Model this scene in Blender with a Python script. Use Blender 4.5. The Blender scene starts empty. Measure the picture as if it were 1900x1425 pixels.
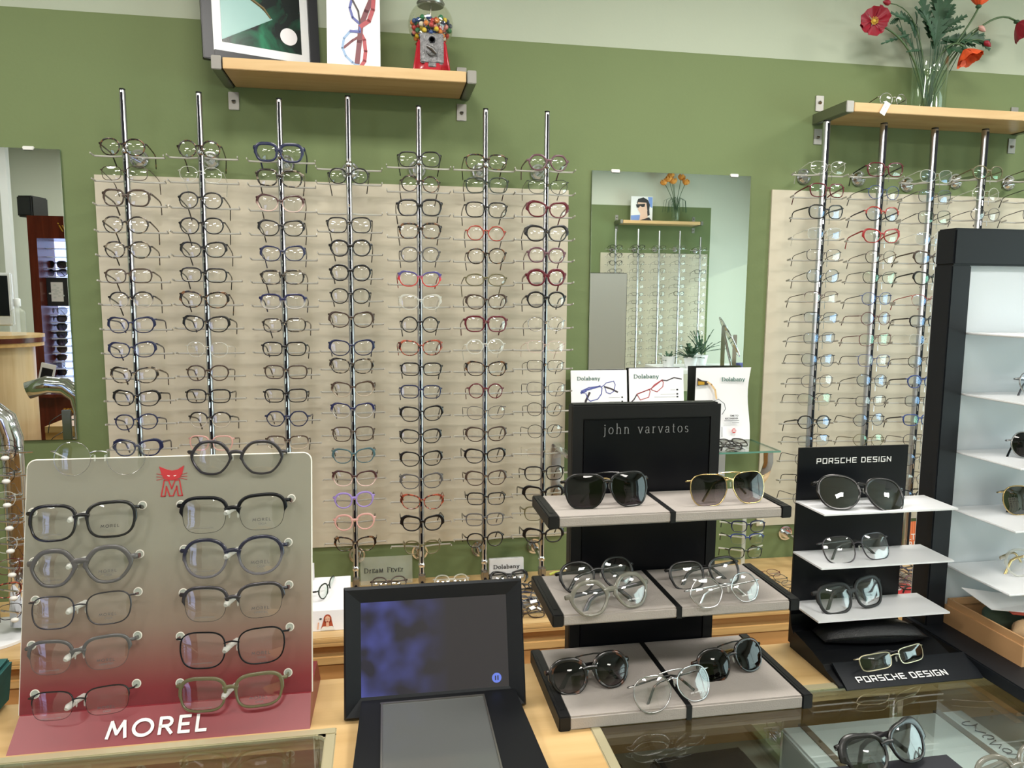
import bpy, bmesh, math, random
from mathutils import Vector, Matrix, Euler
random.seed(7)
PI = math.pi
sc = bpy.context.scene
col = bpy.context.collection
R = math.radians

# ------------------------------------------------------------------ camera
FPX = 1380.4
CAM = Vector((0.0, -2.55, 1.74))
RX = Vector((0.98486802, -0.17314247, 0.00752744))
UY = Vector((0.0128988, 0.11654638, 0.99310149))
FW = Vector((0.17282534, 0.9779768, -0.11701614))
cam = bpy.data.objects.new('camera', bpy.data.cameras.new('camera'))
col.objects.link(cam)
cam.data.sensor_width = 36.0
cam.data.lens = FPX / 1900 * 36.0
cam.data.clip_start = 0.02
m = Matrix((RX, UY, -FW)).transposed().to_4x4()
m.translation = CAM
cam.matrix_world = m
sc.camera = cam

def ray(px, py):
    return (px - 950) / FPX * RX - (py - 712.5) / FPX * UY + FW
def at(px, py, x=None, y=None, z=None):
    """point of the room seen at a photo pixel, on the plane x, y or z = const"""
    d = ray(px, py)
    if y is not None: t = (y - CAM.y) / d.y
    elif z is not None: t = (z - CAM.z) / d.z
    else: t = (x - CAM.x) / d.x
    return CAM + d * t
def atp(px, py, p0, n):
    d = ray(px, py)
    return CAM + d * ((p0 - CAM).dot(n) / d.dot(n))
def mir(px, py, v):
    """real point whose image in the wall mirrors (plane y=0) is seen at the pixel, v behind the wall"""
    p = at(px, py, y=v)
    return Vector((p.x, -v, p.z))

# ------------------------------------------------------------------ materials
def lin(c):
    return tuple(((v / 255) / 12.92 if v / 255 <= 0.04045 else ((v / 255 + 0.055) / 1.055) ** 2.4) for v in c)
MATS = {}
def newmat(name):
    mt = bpy.data.materials.new(name); mt.use_nodes = True
    nt = mt.node_tree; nt.nodes.clear()
    out = nt.nodes.new('ShaderNodeOutputMaterial')
    MATS[name] = mt
    return mt, nt, out
def setp(b, rough=0.5, metal=0.0, spec=0.5, coat=0.0, trans=0.0, ior=1.5, alpha=1.0):
    b.inputs['Roughness'].default_value = rough
    b.inputs['Metallic'].default_value = metal
    b.inputs['Specular IOR Level'].default_value = spec
    b.inputs['Coat Weight'].default_value = coat
    b.inputs['Transmission Weight'].default_value = trans
    b.inputs['IOR'].default_value = ior
    b.inputs['Alpha'].default_value = alpha
def plain(name, c, rough=0.5, metal=0.0, spec=0.5, noise=0.0, nscale=8.0, bump=0.0, bscale=60, coat=0.0, trans=0.0, alpha=1.0):
    """principled material with a slight procedural variation of its colour"""
    mt, nt, out = newmat(name)
    b = nt.nodes.new('ShaderNodeBsdfPrincipled'); setp(b, rough, metal, spec, coat, trans, 1.5, alpha)
    l = lin(c)
    b.inputs['Base Color'].default_value = (*l, 1)
    if noise or bump:
        tc = nt.nodes.new('ShaderNodeTexCoord')
    if noise:
        n = nt.nodes.new('ShaderNodeTexNoise'); n.inputs['Scale'].default_value = nscale; n.inputs['Detail'].default_value = 4
        r = nt.nodes.new('ShaderNodeValToRGB')
        r.color_ramp.elements[0].color = (*[v * (1 - noise) for v in l], 1); r.color_ramp.elements[0].position = .3
        r.color_ramp.elements[1].color = (*[min(1, v * (1 + noise)) for v in l], 1); r.color_ramp.elements[1].position = .7
        nt.links.new(tc.outputs['Object'], n.inputs['Vector']); nt.links.new(n.outputs['Fac'], r.inputs['Fac'])
        nt.links.new(r.outputs['Color'], b.inputs['Base Color'])
    if bump:
        n2 = nt.nodes.new('ShaderNodeTexNoise'); n2.inputs['Scale'].default_value = bscale; n2.inputs['Detail'].default_value = 3
        bp = nt.nodes.new('ShaderNodeBump'); bp.inputs['Strength'].default_value = bump; bp.inputs['Distance'].default_value = 0.002
        nt.links.new(tc.outputs['Object'], n2.inputs['Vector']); nt.links.new(n2.outputs['Fac'], bp.inputs['Height'])
        nt.links.new(bp.outputs['Normal'], b.inputs['Normal'])
    nt.links.new(b.outputs['BSDF'], out.inputs['Surface'])
    return mt
def wood(name, c1, c2, rough=0.4, axis='X', scale=1.0):
    mt, nt, out = newmat(name)
    b = nt.nodes.new('ShaderNodeBsdfPrincipled'); setp(b, rough, 0, .4)
    tc = nt.nodes.new('ShaderNodeTexCoord'); mp = nt.nodes.new('ShaderNodeMapping')
    s = {'X': (1.2, 14, 14), 'Y': (14, 1.2, 14), 'Z': (14, 14, 1.2)}[axis]
    mp.inputs['Scale'].default_value = [v * scale for v in s]
    n = nt.nodes.new('ShaderNodeTexNoise'); n.inputs['Scale'].default_value = 2.2; n.inputs['Detail'].default_value = 6; n.inputs['Distortion'].default_value = .6
    r = nt.nodes.new('ShaderNodeValToRGB')
    r.color_ramp.elements[0].color = (*lin(c1), 1); r.color_ramp.elements[0].position = .3
    r.color_ramp.elements[1].color = (*lin(c2), 1); r.color_ramp.elements[1].position = .68
    nt.links.new(tc.outputs['Object'], mp.inputs['Vector']); nt.links.new(mp.outputs['Vector'], n.inputs['Vector'])
    nt.links.new(n.outputs['Fac'], r.inputs['Fac']); nt.links.new(r.outputs['Color'], b.inputs['Base Color'])
    nt.links.new(b.outputs['BSDF'], out.inputs['Surface'])
    return mt
def emis(name, c, s):
    mt, nt, out = newmat(name)
    e = nt.nodes.new('ShaderNodeEmission'); e.inputs['Color'].default_value = (*lin(c), 1); e.inputs['Strength'].default_value = s
    nt.links.new(e.outputs[0], out.inputs['Surface']); return mt
def thin(name, tint=(255, 255, 255), gloss=(255, 255, 255), rough=0.0, k=1.0, fac=None, grad=None):
    """thin glass or acrylic: see-through with a Fresnel reflection"""
    mt, nt, out = newmat(name)
    t = nt.nodes.new('ShaderNodeBsdfTransparent'); t.inputs[0].default_value = (*lin(tint), 1)
    g = nt.nodes.new('ShaderNodeBsdfGlossy'); g.inputs[0].default_value = (*lin(gloss), 1); g.inputs['Roughness'].default_value = rough
    mx = nt.nodes.new('ShaderNodeMixShader')
    lw = nt.nodes.new('ShaderNodeLayerWeight'); lw.inputs[0].default_value = .5
    pw_ = nt.nodes.new('ShaderNodeMath'); pw_.operation = 'POWER'; pw_.inputs[1].default_value = 4.5
    mu = nt.nodes.new('ShaderNodeMath'); mu.operation = 'MULTIPLY_ADD'; mu.inputs[1].default_value = .6 * k; mu.inputs[2].default_value = .03 * k + (fac or 0.0); mu.use_clamp = True
    nt.links.new(lw.outputs['Facing'], pw_.inputs[0]); nt.links.new(pw_.outputs[0], mu.inputs[0]); nt.links.new(mu.outputs[0], mx.inputs[0])
    nt.links.new(t.outputs[0], mx.inputs[1]); nt.links.new(g.outputs[0], mx.inputs[2]); nt.links.new(mx.outputs[0], out.inputs['Surface'])
    if grad:
        tc = nt.nodes.new('ShaderNodeTexCoord'); sx = nt.nodes.new('ShaderNodeSeparateXYZ'); r = nt.nodes.new('ShaderNodeValToRGB')
        ma = nt.nodes.new('ShaderNodeMapRange'); ma.inputs[1].default_value = -.022; ma.inputs[2].default_value = .016
        nt.links.new(tc.outputs['Object'], sx.inputs[0]); nt.links.new(sx.outputs['Z'], ma.inputs[0]); nt.links.new(ma.outputs[0], r.inputs[0])
        r.color_ramp.elements[0].color = (*lin(grad[0]), 1); r.color_ramp.elements[1].color = (*lin(grad[1]), 1)
        nt.links.new(r.outputs[0], t.inputs[0])
    return mt
def body(name, c, a):
    """clear or frosted plastic: part of the light passes, the rest scatters in its colour"""
    mt, nt, out = newmat(name)
    b = nt.nodes.new('ShaderNodeBsdfPrincipled'); setp(b, .15, 0, .5); b.inputs['Base Color'].default_value = (*lin(c), 1)
    t = nt.nodes.new('ShaderNodeBsdfTransparent'); mx = nt.nodes.new('ShaderNodeMixShader'); mx.inputs[0].default_value = a
    nt.links.new(t.outputs[0], mx.inputs[1]); nt.links.new(b.outputs[0], mx.inputs[2]); nt.links.new(mx.outputs[0], out.inputs['Surface'])
    return mt
def tort(name, dark, light, scale=90, rough=.2, bal=.5):
    mt, nt, out = newmat(name)
    b = nt.nodes.new('ShaderNodeBsdfPrincipled'); setp(b, rough, 0, .5)
    tc = nt.nodes.new('ShaderNodeTexCoord'); n = nt.nodes.new('ShaderNodeTexNoise'); n.inputs['Scale'].default_value = scale; n.inputs['Detail'].default_value = 2
    r = nt.nodes.new('ShaderNodeValToRGB')
    r.color_ramp.elements[0].color = (*lin(dark), 1); r.color_ramp.elements[0].position = bal - .04
    r.color_ramp.elements[1].color = (*lin(light), 1); r.color_ramp.elements[1].position = bal + .06
    nt.links.new(tc.outputs['Object'], n.inputs['Vector']); nt.links.new(n.outputs['Fac'], r.inputs['Fac'])
    nt.links.new(r.outputs['Color'], b.inputs['Base Color']); nt.links.new(b.outputs['BSDF'], out.inputs['Surface'])
    return mt
def fade(name, top, bot, z0=-.006, z1=.006, rough=.2):
    """two-tone acetate: dark brow, pale lower rim"""
    mt, nt, out = newmat(name)
    b = nt.nodes.new('ShaderNodeBsdfPrincipled'); setp(b, rough, 0, .5)
    tc = nt.nodes.new('ShaderNodeTexCoord'); sx = nt.nodes.new('ShaderNodeSeparateXYZ'); ma = nt.nodes.new('ShaderNodeMapRange')
    ma.inputs[1].default_value = z0; ma.inputs[2].default_value = z1
    r = nt.nodes.new('ShaderNodeValToRGB'); r.color_ramp.elements[0].color = (*lin(bot), 1); r.color_ramp.elements[1].color = (*lin(top), 1)
    nt.links.new(tc.outputs['Object'], sx.inputs[0]); nt.links.new(sx.outputs['Z'], ma.inputs[0]); nt.links.new(ma.outputs[0], r.inputs[0])
    nt.links.new(r.outputs['Color'], b.inputs['Base Color']); nt.links.new(b.outputs['BSDF'], out.inputs['Surface'])
    return mt

plain('black', (16, 16, 18), .25)
plain('black_matte', (20, 21, 23), .55, noise=.05)
plain('display_black', (10, 12, 16), .42, 0, .3, noise=.04, nscale=3)
plain('panel_black', (5, 7, 13), .33, 0, .25)
plain('edge_black', (15, 16, 18), .5, 0, .3)
plain('suede', (162, 155, 150), .9, noise=.05, nscale=14, bump=.3, bscale=400)
plain('navy', (28, 34, 66), .25); plain('brown', (66, 52, 44), .25); plain('mauve', (98, 68, 76), .25)
plain('grey', (82, 80, 80), .3); plain('silver', (170, 170, 172), .25, 1.0); plain('gold', (200, 174, 124), .22, 1.0); plain('gold_pale', (206, 198, 170), .3, .9)
plain('gunmetal', (72, 70, 74), .3, .8); plain('wine', (86, 16, 30), .25); plain('red', (146, 34, 36), .25)
plain('orange_red', (150, 60, 46), .25); plain('teal', (70, 98, 104), .25); plain('blue', (48, 66, 122), .25)
plain('purple', (150, 130, 196), .25); plain('pink', (206, 158, 150), .25); plain('green_black', (44, 54, 46), .25)
plain('olive', (98, 92, 64), .3); plain('rose_metal', (160, 118, 110), .25, .8)
body('crystal', (214, 216, 208), .42); body('crystal_pink', (222, 196, 188), .5); body('smoke', (120, 118, 108), .72)
body('acrylic', (226, 228, 222), .5); body('arm_acrylic', (186, 184, 176), .85); body('clear_acrylic', (232, 238, 230), .22)
tort('tortoise', (26, 20, 17), (112, 76, 48), 90, .2, .56); tort('tortoise_pale', (34, 29, 26), (136, 124, 106), 70, .2, .56); tort('tortoise_red', (60, 28, 22), (168, 82, 60), 100)
tort('striped', (24, 26, 34), (190, 186, 176), 260, .25, .58)
tort('tortoise_dark', (16, 14, 14), (84, 50, 34), 70, .2, .60); fade('navy_grey', (30, 32, 52), (104, 102, 108)); fade('brow_black', (26, 24, 26), (176, 168, 156)); fade('brow_brown', (70, 54, 44), (178, 164, 146)); fade('brow_navy', (34, 36, 74), (176, 172, 166))
fade('blue_over_red', (74, 70, 128), (192, 52, 50), .004, .014); fade('red_over_black', (150, 54, 44), (34, 32, 34), -.001, .002)
fade('rose_fade', (70, 44, 44), (214, 186, 178)); fade('black_over_olive', (24, 24, 24), (112, 106, 92))
thin('lens_clear', k=1.1, fac=.012)
thin('lens_coated', tint=(252, 254, 255), gloss=(176, 208, 255), k=1.3, fac=.02)
thin('lens_green', gloss=(190, 240, 214), k=1.3, fac=.015)
thin('lens_dark', tint=(128, 118, 122), k=.8, fac=.01, grad=((120, 110, 118), (50, 46, 48)))
thin('lens_gradient', k=.8, fac=.01, grad=((214, 208, 210), (62, 58, 60)))
thin('lens_brown', k=.8, fac=.01, grad=((110, 92, 90), (46, 36, 38)))
thin('lens_mirror', tint=(112, 112, 104), gloss=(235, 238, 240), k=1.6, fac=.10)
thin('lens_smoke', tint=(190, 190, 190), k=1.2, fac=.04)
thin('glass', tint=(226, 236, 228), k=1.0, fac=.01); thin('globe_glass', tint=(250, 250, 246), k=1.0, fac=.01)
thin('vase_glass', tint=(248, 252, 249), k=1.2, fac=.01)
thin('counter_glass', tint=(249, 253, 250), k=1.2, fac=.10)
plain('glass_edge', (92, 140, 126), .1, 0, .6)
plain('chrome', (222, 224, 230), .08, 1.0); plain('rod_chrome', (205, 207, 214), .30, 1.0); plain('rod_metal', (196, 198, 204), .30, 1.0); plain('steel', (156, 154, 150), .34, 1.0)
plain('slot', (8, 9, 20), .5, 0, .2); plain('white_rubber', (226, 226, 222), .5)
plain('wall_green', (107, 122, 80), .75, noise=.035, nscale=1.6, bump=.12, bscale=90)
plain('wall_pale', (170, 178, 160), .75, noise=.02, nscale=1.6, bump=.12, bscale=90)
plain('wall_mint', (202, 206, 194), .75, noise=.02, nscale=1.2)
plain('board_cream', (201, 193, 174), .42, noise=.025, nscale=3.0)
plain('ceiling_white', (226, 226, 220), .9); plain('floor_grey', (120, 110, 98), .6, noise=.08, nscale=4)
wood('shelf_wood', (194, 158, 110), (210, 180, 134)); wood('counter_wood', (188, 154, 104), (210, 178, 128), .32, 'X', .8)
wood('ply_wood', (190, 146, 90), (218, 178, 120), .4, 'X', 1.5); wood('drawer_wood', (196, 140, 84), (212, 158, 100), .4, 'X')
wood('mahogany', (70, 24, 14), (98, 38, 24), .25, 'Z'); wood('maple', (206, 176, 136), (224, 198, 160), .35, 'Z')
plain('brass_frame', (190, 182, 150), .3, .35)
plain('white_plastic', (232, 234, 238), .35); plain('tower_white', (200, 207, 213), .4); plain('tower_dark', (17, 21, 27), .5, 0, .3)
plain('paper', (236, 236, 240), .6); plain('card_grey', (216, 221, 224), .6)
plain('ink', (40, 40, 44), .6); plain('ink_grey', (120, 122, 124), .6); plain('ink_green', (70, 110, 100), .6); plain('ink_faint', (196, 198, 202), .6)
plain('print_silver', (90, 90, 92), .4); plain('print_white', (240, 240, 240), .5); plain('logo_red', (186, 42, 48), .5)
plain('kraft', (188, 146, 102), .7, noise=.03, nscale=20)

# ------------------------------------------------------------------ object helpers
def link(name, me, mat=None, parent=None):
    o = bpy.data.objects.new(name, me); col.objects.link(o)
    if parent is not None: o.parent = parent
    return o
def tag(o, label=None, cat=None, group=None, kind=None):
    if label: o['label'] = label
    if cat: o['category'] = cat
    if group: o['group'] = group
    if kind: o['kind'] = kind
    return o
def thing(name, label, cat, loc=(0, 0, 0), rot=(0, 0, 0), group=None):
    o = bpy.data.objects.new(name, None); col.objects.link(o)
    o.empty_display_size = .02
    o.location = loc; o.rotation_euler = rot
    return tag(o, label, cat, group)
class MB:
    """collects boxes, tubes, lathes and prisms; build() links them as one mesh object"""
    def __init__(s): s.v = []; s.f = []; s.mi = []; s.cur = 0
    def add(s, vs, fs, M=None):
        n = len(s.v)
        s.v += [tuple(M @ Vector(p)) if M else tuple(p) for p in vs]
        s.f += [tuple(i + n for i in f) for f in fs]; s.mi += [s.cur] * len(fs)
        return s
    def box(s, x0, x1, y0, y1, z0, z1, M=None):
        vs = [(x, y, z) for z in (z0, z1) for y in (y0, y1) for x in (x0, x1)]
        return s.add(vs, [(0, 2, 3, 1), (4, 5, 7, 6), (0, 1, 5, 4), (2, 6, 7, 3), (0, 4, 6, 2), (1, 3, 7, 5)], M)
    def rbox(s, x0, x1, y0, y1, z0, z1, r=.004, M=None):
        """box with chamfered edges"""
        bm = bmesh.new(); bmesh.ops.create_cube(bm, size=1)
        bmesh.ops.scale(bm, vec=(x1 - x0, y1 - y0, z1 - z0), verts=bm.verts)
        bmesh.ops.translate(bm, vec=((x0 + x1) / 2, (y0 + y1) / 2, (z0 + z1) / 2), verts=bm.verts)
        bmesh.ops.bevel(bm, geom=bm.edges[:], offset=r, segments=2, affect='EDGES')
        bm.verts.index_update()
        s.add([v.co[:] for v in bm.verts], [tuple(v.index for v in f.verts) for f in bm.faces], M); bm.free(); return s
    def prism(s, pts, y0, y1, M=None):
        """outline in x,z given counter-clockwise, extruded from y0 to y1"""
        n = len(pts)
        vs = [(p[0], y0, p[1]) for p in pts] + [(p[0], y1, p[1]) for p in pts]
        fs = [tuple(range(n)), tuple(range(2 * n - 1, n - 1, -1))] + [(i, n + i, n + (i + 1) % n, (i + 1) % n) for i in range(n)]
        return s.add(vs, fs, M)
    def prismx(s, pts, x0, x1, M=None):
        n = len(pts)
        vs = [(x0, p[0], p[1]) for p in pts] + [(x1, p[0], p[1]) for p in pts]
        fs = [tuple(range(n - 1, -1, -1)), tuple(range(n, 2 * n))] + [(i, (i + 1) % n, n + (i + 1) % n, n + i) for i in range(n)]
        return s.add(vs, fs, M)
    def lathe(s, prof, n=24, M=None, cap=True):
        vs = []; fs = []
        for r, z in prof:
            vs += [(r * math.cos(2 * PI * k / n), r * math.sin(2 * PI * k / n), z) for k in range(n)]
        for j in range(len(prof) - 1):
            for k in range(n):
                a = j * n + k; b = j * n + (k + 1) % n
                fs.append((a, b, b + n, a + n))
        if cap:
            fs.append(tuple(range(n - 1, -1, -1))); fs.append(tuple(range((len(prof) - 1) * n, len(prof) * n)))
        return s.add(vs, fs, M)
    def cyl(s, p0, p1, r, n=16, r1=None):
        p0 = Vector(p0); p1 = Vector(p1); d = p1 - p0
        M = Matrix.Translation(p0) @ d.to_track_quat('Z', 'Y').to_matrix().to_4x4()
        return s.lathe([(r, 0), (r if r1 is None else r1, d.length)], n, M)
    def tube(s, pts, rs, n=8, up=(0, 0, 1), flat=1.0, cap=True):
        """round tube through points; flat scales the section along the side axis"""
        pts = [Vector(p) for p in pts]
        if not isinstance(rs, (list, tuple)): rs = [rs] * len(pts)
        up = Vector(up); vs = []; fs = []
        for i, p in enumerate(pts):
            d = (pts[min(i + 1, len(pts) - 1)] - pts[max(i - 1, 0)]).normalized()
            sd = d.cross(up)
            if sd.length < 1e-4: sd = d.cross(Vector((1, 0.01, 0)))
            sd.normalize(); u2 = sd.cross(d).normalized()
            r = rs[i]; a, b = (r if isinstance(r, tuple) else (r * flat, r))
            for k in range(n):
                t = 2 * PI * (k + .5) / n
                vs.append(p + sd * a * math.cos(t) + u2 * b * math.sin(t))
        for i in range(len(pts) - 1):
            for k in range(n):
                a = i * n + k; b = i * n + (k + 1) % n
                fs.append((a, b, b + n, a + n))
        if cap: fs.append(tuple(range(n - 1, -1, -1))); fs.append(tuple(range((len(pts) - 1) * n, len(pts) * n)))
        return s.add(vs, fs)
    def ball(s, c, r, n=14, sz=1.0, sx=1.0, sy=1.0):
        prof = [(max(1e-5, r * math.sin(PI * j / (n // 2))), -r * math.cos(PI * j / (n // 2))) for j in range(n // 2 + 1)]
        return s.lathe(prof, n, Matrix.Translation(c) @ Matrix.Diagonal((sx, sy, sz, 1)), cap=False)
    def mesh(s, mats, smooth=False):
        me = bpy.data.meshes.new('m'); me.from_pydata(s.v, [], s.f)
        for mt in (mats if isinstance(mats, (list, tuple)) else [mats]): me.materials.append(MATS[mt])
        if isinstance(mats, (list, tuple)): me.polygons.foreach_set('material_index', s.mi)
        if smooth:
            me.shade_smooth()
            if smooth != 'all': me.set_sharp_from_angle(angle=R(40))
        me.update(); return me
    def build(s, name, mats, parent=None, smooth=False, loc=None):
        o = link(name, s.mesh(mats, smooth), None, parent); o.data.name = name
        if loc is not None: o.location = loc
        return o
def struct(name, mb, mat):
    o = mb.build(name, mat); o['kind'] = 'structure'; return o
ORD = ['', 'topmost', 'second', 'third', 'fourth', 'fifth', 'sixth', 'seventh', 'eighth', 'ninth', 'tenth', 'eleventh', 'twelfth', 'thirteenth', 'fourteenth', 'fifteenth', 'sixteenth', 'seventeenth', 'eighteenth']

# ------------------------------------------------------------------ lettering
def text(name, s, size, mat, parent, loc, rot=(PI / 2, 0, 0), align='CENTER', sx=1.0, bold=0.0, depth=.0003, shear=0, space=1.0):
    cu = bpy.data.curves.new('t', 'FONT'); cu.body = s; cu.size = size; cu.align_x = align; cu.align_y = 'CENTER'
    cu.offset = bold; cu.extrude = depth; cu.shear = shear; cu.space_character = space; cu.resolution_u = 3
    o = bpy.data.objects.new('t', cu); col.objects.link(o)
    me = bpy.data.meshes.new_from_object(o, depsgraph=bpy.context.evaluated_depsgraph_get())
    bpy.data.objects.remove(o); bpy.data.curves.remove(cu)
    me.materials.clear(); me.materials.append(MATS[mat])
    t = link(name, me, None, parent); t.location = loc; t.rotation_euler = rot; t.scale = (sx, 1, 1)
    me.name = name
    return t
def arc(cx, cy, rx, ry, a0, a1, n=10):
    return [(cx + rx * math.cos(R(a0 + (a1 - a0) * i / n)), cy + ry * math.sin(R(a0 + (a1 - a0) * i / n))) for i in range(n + 1)]
def bar(x0, x1, y): return [(x0, y), (x1, y)]
# serif glyphs, x-height .45, cap height .7: (width, strokes)
SER = {
 'j': (.26, [[(.14, .45), (.14, -.08)] , arc(.02, -.08, .12, .12, 0, -80, 5), bar(.06, .16, .44), arc(.13, .62, .02, .02, 0, 360, 6)]),
 'o': (.50, [arc(.25, .225, .19, .225, 0, 360, 20)]),
 'h': (.54, [[(.12, .72), (.12, 0)], bar(.04, .20, 0.01), bar(.05, .12, .70), arc(.27, .27, .15, .18, 170, 0, 8) + [(.42, .0)], bar(.34, .50, .01)]),
 'n': (.54, [[(.12, .45), (.12, 0)], bar(.04, .20, .01), bar(.05, .12, .43), arc(.27, .27, .15, .18, 170, 0, 8) + [(.42, .0)], bar(.34, .50, .01)]),
 'v': (.48, [[(.06, .44), (.24, 0)], [(.24, 0), (.42, .44)], bar(.0, .15, .44), bar(.34, .48, .44)]),
 'a': (.46, [arc(.22, .31, .13, .14, 160, 0, 7) + [(.35, .05), (.42, .01)], arc(.2, .12, .14, .12, 20, 340, 12)]),
 'r': (.38, [[(.12, .45), (.12, 0)], bar(.04, .22, .01), bar(.05, .12, .43), arc(.27, .30, .13, .14, 160, 60, 5)]),
 't': (.34, [[(.15, .60), (.15, .08)], arc(.23, .08, .08, .08, 180, 300, 5), bar(.05, .29, .44)]),
 's': (.38, [arc(.19, .33, .12, .11, 40, 270, 9) + arc(.19, .11, .13, .11, 90, -140, 9)]),
 'l': (.26, [[(.13, .72), (.13, 0)], bar(.04, .22, .01), bar(.05, .13, .70)]),
 'b': (.52, [[(.1, .72), (.1, 0)], bar(.02, .1, .70), arc(.27, .225, .17, .22, 150, -150, 14)]),
 'y': (.48, [[(.06, .44), (.25, 0)], [(.42, .44), (.2, -.16), (.1, -.2)], bar(.0, .15, .44), bar(.34, .48, .44)]),
 'D': (.74, [[(.14, .7), (.14, 0)], bar(.04, .3, .69), bar(.04, .3, .01), arc(.28, .35, .38, .34, 90, -90, 12)]),
 'R': (.62, [[(.14, .7), (.14, 0)], bar(.04, .24, .01), bar(.04, .3, .69), arc(.28, .52, .2, .17, 90, -90, 8), [(.26, .35), (.6, 0)]]),
 'E': (.56, [[(.14, .7), (.14, 0)], bar(.04, .5, .69), bar(.04, .52, .01), bar(.14, .42, .36), [(.5, .7), (.5, .58)], [(.52, 0), (.52, .12)]]),
 'A': (.68, [[(.34, .7), (.08, 0)], [(.34, .7), (.6, 0)], bar(.17, .5, .26), bar(.0, .18, .01), bar(.5, .7, .01)]),
 'M': (.86, [[(.16, .7), (.12, 0)], [(.16, .7), (.43, 0)], [(.43, 0), (.7, .7)], [(.7, .7), (.74, 0)], bar(.04, .22, .01), bar(.64, .84, .01)]),
 'F': (.52, [[(.14, .7), (.14, 0)], bar(.04, .5, .69), bar(.14, .4, .36), bar(.04, .26, .01), [(.5, .7), (.5, .58)]]),
 'V': (.66, [[(.06, .7), (.34, 0)], [(.34, 0), (.6, .7)], bar(.0, .16, .69), bar(.5, .68, .69)]),
 ' ': (.4, []), 'N': (.7, [[(.12, .7), (.12, 0)], [(.12, .7), (.58, 0)], [(.58, 0), (.58, .7)]]),
}
# squared wide sans, cap height 1
SANS = {'M': (1.0, [[(.06, 0), (.20, .94)], [(.20, .94), (.50, .22)], [(.50, .22), (.80, .94)], [(.80, .94), (.94, 0)]]), 'O': (1.02, [arc(.51, .47, .46, .47, 0, 360, 28)]),
 'R': (.72, [[(.08, 0), (.08, .94)], [(.08, .94), (.38, .94)] + arc(.38, .69, .25, .25, 90, -90, 8) + [(.08, .44)], [(.36, .44), (.66, 0)]]), 'E': (.62, [[(.08, 0), (.08, .94)], [(.08, .94), (.56, .94)], [(.08, .47), (.50, .47)], [(.08, 0), (.56, 0)]]), 'L': (.58, [[(.08, .94), (.08, 0)], [(.08, 0), (.52, 0)]])}
def q(*p): return list(p)
SQ = {
 'P': (1.25, [q((0, 0), (0, 1), (1, 1), (1, .42), (0, .42))]), 'O': (1.25, [q((0, 0), (0, 1), (1, 1), (1, 0), (0, 0))]),
 'R': (1.25, [q((0, 0), (0, 1), (1, 1), (1, .42), (0, .42)), q((.7, .42), (1, 0))]),
 'S': (1.25, [q((1, 1), (0, 1), (0, .55), (1, .48), (1, 0), (0, 0))]), 'C': (1.2, [q((1, 1), (0, 1), (0, 0), (1, 0))]),
 'H': (1.25, [q((0, 0), (0, 1)), q((1, 0), (1, 1)), q((0, .5), (1, .5))]), 'E': (1.2, [q((1, 1), (0, 1), (0, 0), (1, 0)), q((0, .5), (.9, .5))]),
 'D': (1.25, [q((0, 0), (0, 1), (.85, 1), (1, .8), (1, .2), (.85, 0), (0, 0))]), 'I': (.3, [q((0, 0), (0, 1))]),
 'G': (1.25, [q((1, 1), (0, 1), (0, 0), (1, 0), (1, .5), (.6, .5))]), 'N': (1.3, [q((0, 0), (0, 1), (1, 0), (1, 1))]), ' ': (.55, []),
}
def strokes(name, s, h, mat, parent, M, font=SER, thick=.07, thin_=.025, sx=1.0, gap=.06, caps=None, depth=.0004, nib=90):
    """pen-drawn lettering in the x,z plane facing -y, centred on the origin of M"""
    mb = MB(); x = 0; items = []; lay_ = 0.0
    for i, ch in enumerate(s):
        k = 1.0
        g = font.get(ch)
        if g is None: g = font[ch.upper()]; k = .78
        if caps and i in caps: k = 1.2
        items.append((x, g, k)); x += (g[0] * k + gap) * sx
    W = x
    for x0, g, k in items:
        for st in g[1]:
            P = [((x0 + px * k * sx - W / 2) * h, (pz * k - .25) * h) for px, pz in st]
            for a, b in zip(P[:-1], P[1:]):
                dx, dz = b[0] - a[0], b[1] - a[1]; L = math.hypot(dx, dz)
                if L < 1e-7: continue
                ang = math.atan2(dz, dx)
                w = h * (thin_ + (thick - thin_) * abs(math.sin(ang - R(nib - 90)))) / 2
                ex, ez = dx / L * w * .7, dz / L * w * .7; nx, nz = -dz / L * w, dx / L * w
                lay_ = (lay_ + depth * .06) % (depth * .6)
                mb.prism([(a[0] - ex - nx, a[1] - ez - nz), (b[0] + ex - nx, b[1] + ez - nz), (b[0] + ex + nx, b[1] + ez + nz), (a[0] - ex + nx, a[1] - ez + nz)], -depth - lay_, depth, M)
    return mb.build(name, mat, parent)
# ------------------------------------------------------------------ eyeglasses
SHAPES = {  # half width, half height, exponent, taper below, brow lift, bridge half width, hinge height
 'o': (.0225, .0222, 2.0, 0, 0, .0100, .45), 'r': (.0245, .0215, 2.35, .12, .0008, .0092, .50),
 'q': (.0268, .0187, 3.4, .08, .0006, .0085, .62), 's': (.0272, .0212, 3.2, .11, .0010, .0088, .68),
 'c': (.0275, .0203, 2.6, .16, .0040, .0082, .78), 'g': (.0258, .0218, 2.2, .06, .0, .0092, .38),
 'v': (.0268, .0168, 2.2, .06, .0004, .0088, .50), 'a': (.0300, .0250, 2.5, .20, .0022, .0072, .62),
 'n': (.0315, .0262, 3.3, .24, .0016, .0070, .66), 'k': (.0290, .0120, 5.0, .10, .0004, .0100, .72),
}
SHAPE_WORD = {'o': 'round', 'r': 'rounded', 'q': 'rectangular', 's': 'square', 'c': 'cat-eye', 'g': 'hexagonal', 'v': 'oval', 'a': 'aviator', 'n': 'square pilot', 'k': 'slim rectangular'}
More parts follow.
